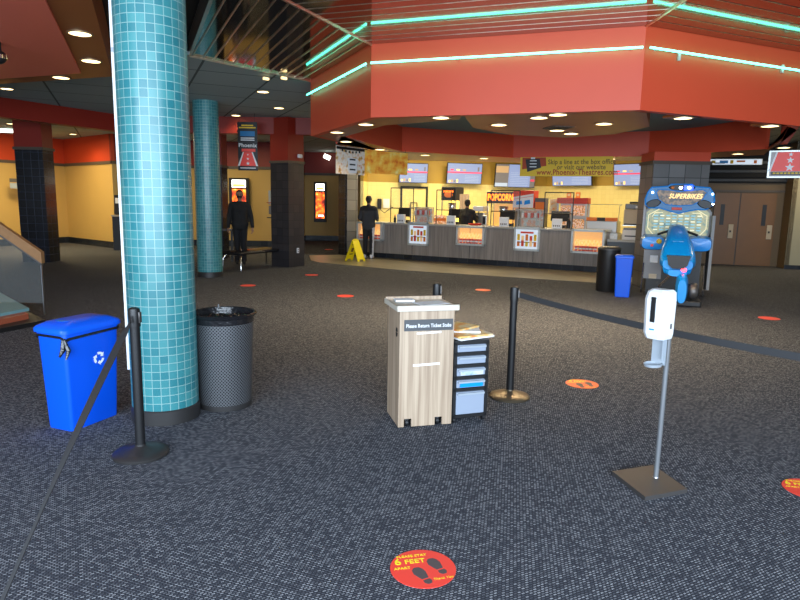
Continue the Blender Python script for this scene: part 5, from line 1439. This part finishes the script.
# ------------------------------------------------------------------ people
def capsules(m, segs):
    for p0, r0, p1, r1 in segs:
        p0, p1 = Vector(p0), Vector(p1); L = (p1 - p0).length
        N = max(2, int(L / .03)); pts = []; rs = []
        d = (p1 - p0).normalized() if L > 1e-6 else Vector((0, 0, 1))
        for k in range(4): a = PI / 2 * (k + .3) / 4; pts.append(p0 - d * r0 * math.cos(a)); rs.append(r0 * math.sin(a))
        pts.append(p0); rs.append(r0); pts.append(p1); rs.append(r1)
        for k in range(3, -1, -1): a = PI / 2 * (k + .3) / 4; pts.append(p1 + d * r1 * math.cos(a)); rs.append(r1 * math.sin(a))
        m.tube(pts, rs, 12)
def remesh(m, name, mats, parent, vox=.012, sm=6, assign=None):
    o = m.build(name, mats, None)
    md = o.modifiers.new('r', 'REMESH'); md.mode = 'VOXEL'; md.voxel_size = vox
    s_ = o.modifiers.new('s', 'SMOOTH'); s_.iterations = sm; s_.factor = .5
    dg = bpy.context.evaluated_depsgraph_get(); me = bpy.data.meshes.new_from_object(o.evaluated_get(dg))
    bpy.data.objects.remove(o)
    me.materials.clear()
    for q_ in mats: me.materials.append(MATS[q_])
    for p in me.polygons:
        p.use_smooth = True
        p.material_index = assign(p.center) if assign else 0
    r = bpy.data.objects.new(name, me); COL.objects.link(r); r.parent = parent
    return r
def hand(segs, w, d, side_out, curl):
    """palm and five fingers. w wrist, d direction to the fingers, side_out = thumb side, curl = palm normal (towards curl)"""
    w, d, t_, c = Vector(w), Vector(d).normalized(), Vector(side_out).normalized(), Vector(curl).normalized()
    for k in (-1, 0, 1): segs.append((w + d * .01 + t_ * .012 * k, .017, w + d * .085 + t_ * .026 * k, .016))
    for k, ln in zip((1.5, .5, -.5, -1.5), (.072, .08, .075, .058)):
        b_ = w + d * .088 + t_ * .020 * k; k1 = b_ + (d * .92 + c * .25).normalized() * ln * .5; k2 = k1 + (d * .7 + c * .7).normalized() * ln * .5
        segs.append((b_, .0092, k1, .0085)); segs.append((k1, .0085, k2, .0072))
    b_ = w + d * .03 + t_ * .026; k1 = b_ + (d * .6 + t_ * .7).normalized() * .04; k2 = k1 + (d * .9 + t_ * .1 + c * .3).normalized() * .03
    segs.append((b_, .0115, k1, .010)); segs.append((k1, .010, k2, .0085))
def person(label, loc, rz, scale, arms, legs, head_turn, skin, top, top2, shoe, extras=None, name='person'):
    """faces -y; arms: {side: (elbow, wrist, handdir, thumb, curl)}, legs {side: (knee, ankle)}"""
    t = thing(name, label, 'person', loc, rz); t.scale = (scale,) * 3
    S_ = []
    S_ += [((-.07, 0, .95), .105, (.07, 0, .95), .105), ((-.05, 0, 1.0), .105, (-.06, 0, 1.28), .115), ((.05, 0, 1.0), .105, (.06, 0, 1.28), .115), ((-.13, .0, 1.39), .07, (.13, .0, 1.39), .07), ((0, 0, 1.30), .13, (0, 0, 1.40), .08), ((0, .005, 1.42), .052, (0, -.005, 1.55), .05)]
    hx, hy = math.sin(head_turn), -math.cos(head_turn)
    hc = Vector((0, -.01, 1.635))
    S_ += [(hc + Vector((0, .01, .02)), .083, hc + Vector((hx * .025, hy * .025, .02)), .08), (hc + Vector((0, 0, -.03)), .07, hc + Vector((hx * .045, hy * .045, -.06)), .048)]
    S_ += [(hc + Vector((hx * .09, hy * .09, .005)), .012, hc + Vector((hx * .112, hy * .112, -.02)), .013)]
    for s in (-1, 1):
        e_ = hc + Vector((-hy * s * .082, hx * s * .082, -.005)); S_.append((e_ + Vector((0, 0, .02)), .012, e_ + Vector((0, 0, -.018)), .009))
    A_top = list(S_[:5]); arm_caps = []
    legsegs = []
    for s in (-1, 1):
        el, wr, hd2, th_, cu_ = arms[s]; sh = (s * .19, 0, 1.39)
        arm_caps += [(sh, .055, el, .043), (el, .042, tuple(Vector(el).lerp(Vector(wr), .93)), .032)]
        S_ += [(sh, .05, el, .038), (el, .037, wr, .025)]; hand(S_, wr, hd2, th_, cu_)
        kn, an = legs[s]; hp = (s * .085, 0, .92)
        S_ += [(hp, .085, kn, .055), (kn, .055, an, .035), (tuple(Vector(an) + Vector((0, .02, -.03))), .035, tuple(Vector(an) + Vector((0, -.14, -.045))), .028)]
        legsegs += [(hp, .10, kn, .072), (kn, .072, tuple(Vector(an) + Vector((0, 0, .0))), .062)]
    m = B(); capsules(m, S_); remesh(m, 'body', [skin], t, .0075, 3)
    m = B(); capsules(m, [(a, r + .022, b2, r2 + .022) for a, r, b2, r2 in A_top] + [(a, r + .012, b2, r2 + .012) for a, r, b2, r2 in arm_caps] + [((0, .03, 1.45), .062, (0, .02, 1.47), .058), ((-.06, 0, .90), .12, (.06, 0, .90), .12)])
    remesh(m, 'jacket', [top, top2], t, .014, 4, assign=lambda c: 1 if (c.z < 1.34 and abs(c.x) < .4) else 0)
    m = B(); capsules(m, legsegs + [((-.06, 0, .93), .115, (.06, 0, .93), .115)])
    remesh(m, 'trousers', ['trousers', 'stripe'], t, .012, 4, assign=(lambda c: 1 if (extras == 'stripe' and c.z < .88 and c.x < -.13 and c.y > -.02) else 0))
    for s in (-1, 1):
        an = Vector(legs[s][1]); m = B(); capsules(m, [(an + Vector((0, .03, -.03)), .046, an + Vector((0, -.14, -.045)), .038), (an + Vector((0, .02, .01)), .05, an + Vector((0, 0, -.02)), .05)])
        remesh(m, 'shoe', [shoe], t, .012, 3)
    m = B(); capsules(m, [(hc + Vector((-hx * .012, -hy * .012 + .0, .035)), .09, hc + Vector((hx * .012, hy * .012, .045)), .078), (hc + Vector((-hx * .03, -hy * .03, -.02)), .072, hc + Vector((-hx * .02, -hy * .02, .02)), .085)])
    remesh(m, 'hair', ['hair'], t, .012, 3)
    for s in (-1, 1):
        e_ = hc + Vector((hx * .096 - hy * s * .03, hy * .096 + hx * s * .03, .012)); B().ball(tuple(e_), (.013, .008, .008), 10, 6).build('eye', 'black', t, smooth=True)
    return t, hc, (hx, hy)
# customer at the counter, back to us, facing +y: rotate pi
LA = {s: ((s * .08 + .0, .0, .50), (s * .08, .01, .085)) for s in (-1, 1)}
g_ = G(370, 258.5)
arms = {-1: ((-.26, .05, 1.14), (-.20, -.20, 1.08), (.3, -1, 0), (0, 0, 1), (1, 0, 0)), 1: ((.25, .04, 1.13), (.18, -.20, 1.02), (-.2, -1, -.1), (0, 0, 1), (-1, 0, 0))}
legs = {-1: ((-.09, -.02, .50), (-.10, .02, .085)), 1: ((.09, .0, .50), (.09, .02, .085))}
t, hc, hd3 = person('person with black and grey jacket, white striped trousers and white shoes at the counter', (g_[0] - .05, g_[1] - .05, 0), PI - .25, 1.08, arms, legs, 0.0, 'skin_dark', 'jacket_black', 'jacket_grey', 'shoe_white', 'stripe')
# side stripe facing us
# employee
g_ = bpt(467, 1.15, 0)
arms = {-1: ((-.24, -.12, 1.15), (-.16, -.36, 1.26), (.2, -1, .3), (0, 0, 1), (1, 0, 0)), 1: ((.25, -.10, 1.14), (.16, -.34, 1.12), (-.1, -1, .1), (0, 0, 1), (-1, 0, 0))}
person('person in a black shirt working behind the counter beside the popcorn machine', (g_[0], g_[1], 0), TH(150), 1.05, arms, LA, .3, 'skin_dark', 'jacket_black', 'jacket_black', 'jacket_black')
# standing person behind the bench
g_ = (-4.28, 16.55)
arms = {-1: ((-.25, .02, 1.12), (-.27, -.05, .87), (0, -.1, -1), (.4, -1, 0), (1, 0, 0)), 1: ((.26, .02, 1.12), (.29, -.07, .88), (0, -.1, -1), (-.4, -1, 0), (-1, 0, 0))}
t, hc, hd3 = person('person in dark jacket and black face mask standing behind the bench', (*g_, 0), TH(14), 1.12, arms, LA, 0, 'skin', 'jacket_black', 'jacket_black', 'jacket_black')
m = B(); capsules(m, [(hc + Vector((-.02, -.055, -.045)), .045, hc + Vector((.02, -.055, -.045)), .045)]); m.build('face_mask', 'jacket_black', t, smooth=True)
# low table at the standing person's side
t = thing('side_table', 'dark side table behind the bench next to the standing person', 'table', (-4.95, 17.2, 0), .2)
B().box((0, 0, .88), (.6, .4, .04)).build('top', 'black', t)
for sx in (-1, 1):
    for sy in (-1, 1): B().box((sx * .26, sy * .16, .43), (.04, .04, .86)).build('leg', 'black', t)

# ------------------------------------------------------------------ light
W = bpy.data.worlds.new('w'); S.world = W; W.use_nodes = True
W.node_tree.nodes['Background'].inputs[0].default_value = (.62, .78, 1.0, 1); W.node_tree.nodes['Background'].inputs[1].default_value = .55
# daylight through the entrance glazing behind the camera
DAY = (.72, .85, 1.0)
lamp('AREA', (-.5, -3.0, 2.2), 1080, DAY, size=13, sy=3.2, rot=(TH(60), 0, 0))
# kitchen fluorescents
WARM = (1, .84, .50)
for x, y, pw in ((.2, 19.6, 55), (2.2, 19.9, 55), (4.2, 19.3, 55), (5.9, 17.9, 45)):
    lamp('AREA', (x, y, 3.55), pw * 1.0, WARM, size=1.1, sy=.5, rot=(0, 0, CT))
# rear lobby
lamp('AREA', (-11.5, 19.3, 3.65), 110, (1, .80, .42), size=1.5, sy=.6)
lamp('AREA', (-6.0, 20.6, 3.65), 40, (1, .80, .42), size=1.2, sy=.6)
lamp('AREA', (11.0, 16.6, 3.4), 30, (1, .8, .5), size=1, sy=.6)

# ------------------------------------------------------------------ camera
cam = bpy.data.cameras.new('camera'); cam.sensor_fit = 'HORIZONTAL'; cam.sensor_width = 36; cam.lens = 36 * F / 800; cam.clip_end = 100; cam.clip_start = .05
co = bpy.data.objects.new('camera', cam); COL.objects.link(co); co.location = (0, 0, CH)
Rm = Matrix.Rotation(PI / 2 - PIT, 4, 'X') @ Matrix.Rotation(ROLL, 4, 'Z')
co.rotation_euler = Rm.to_euler(); S.camera = co
S.view_settings.view_transform = 'Standard'; S.view_settings.look = 'None'; S.view_settings.gamma = 1; S.view_settings.use_curve_mapping = False
S.view_settings.exposure = 0.85
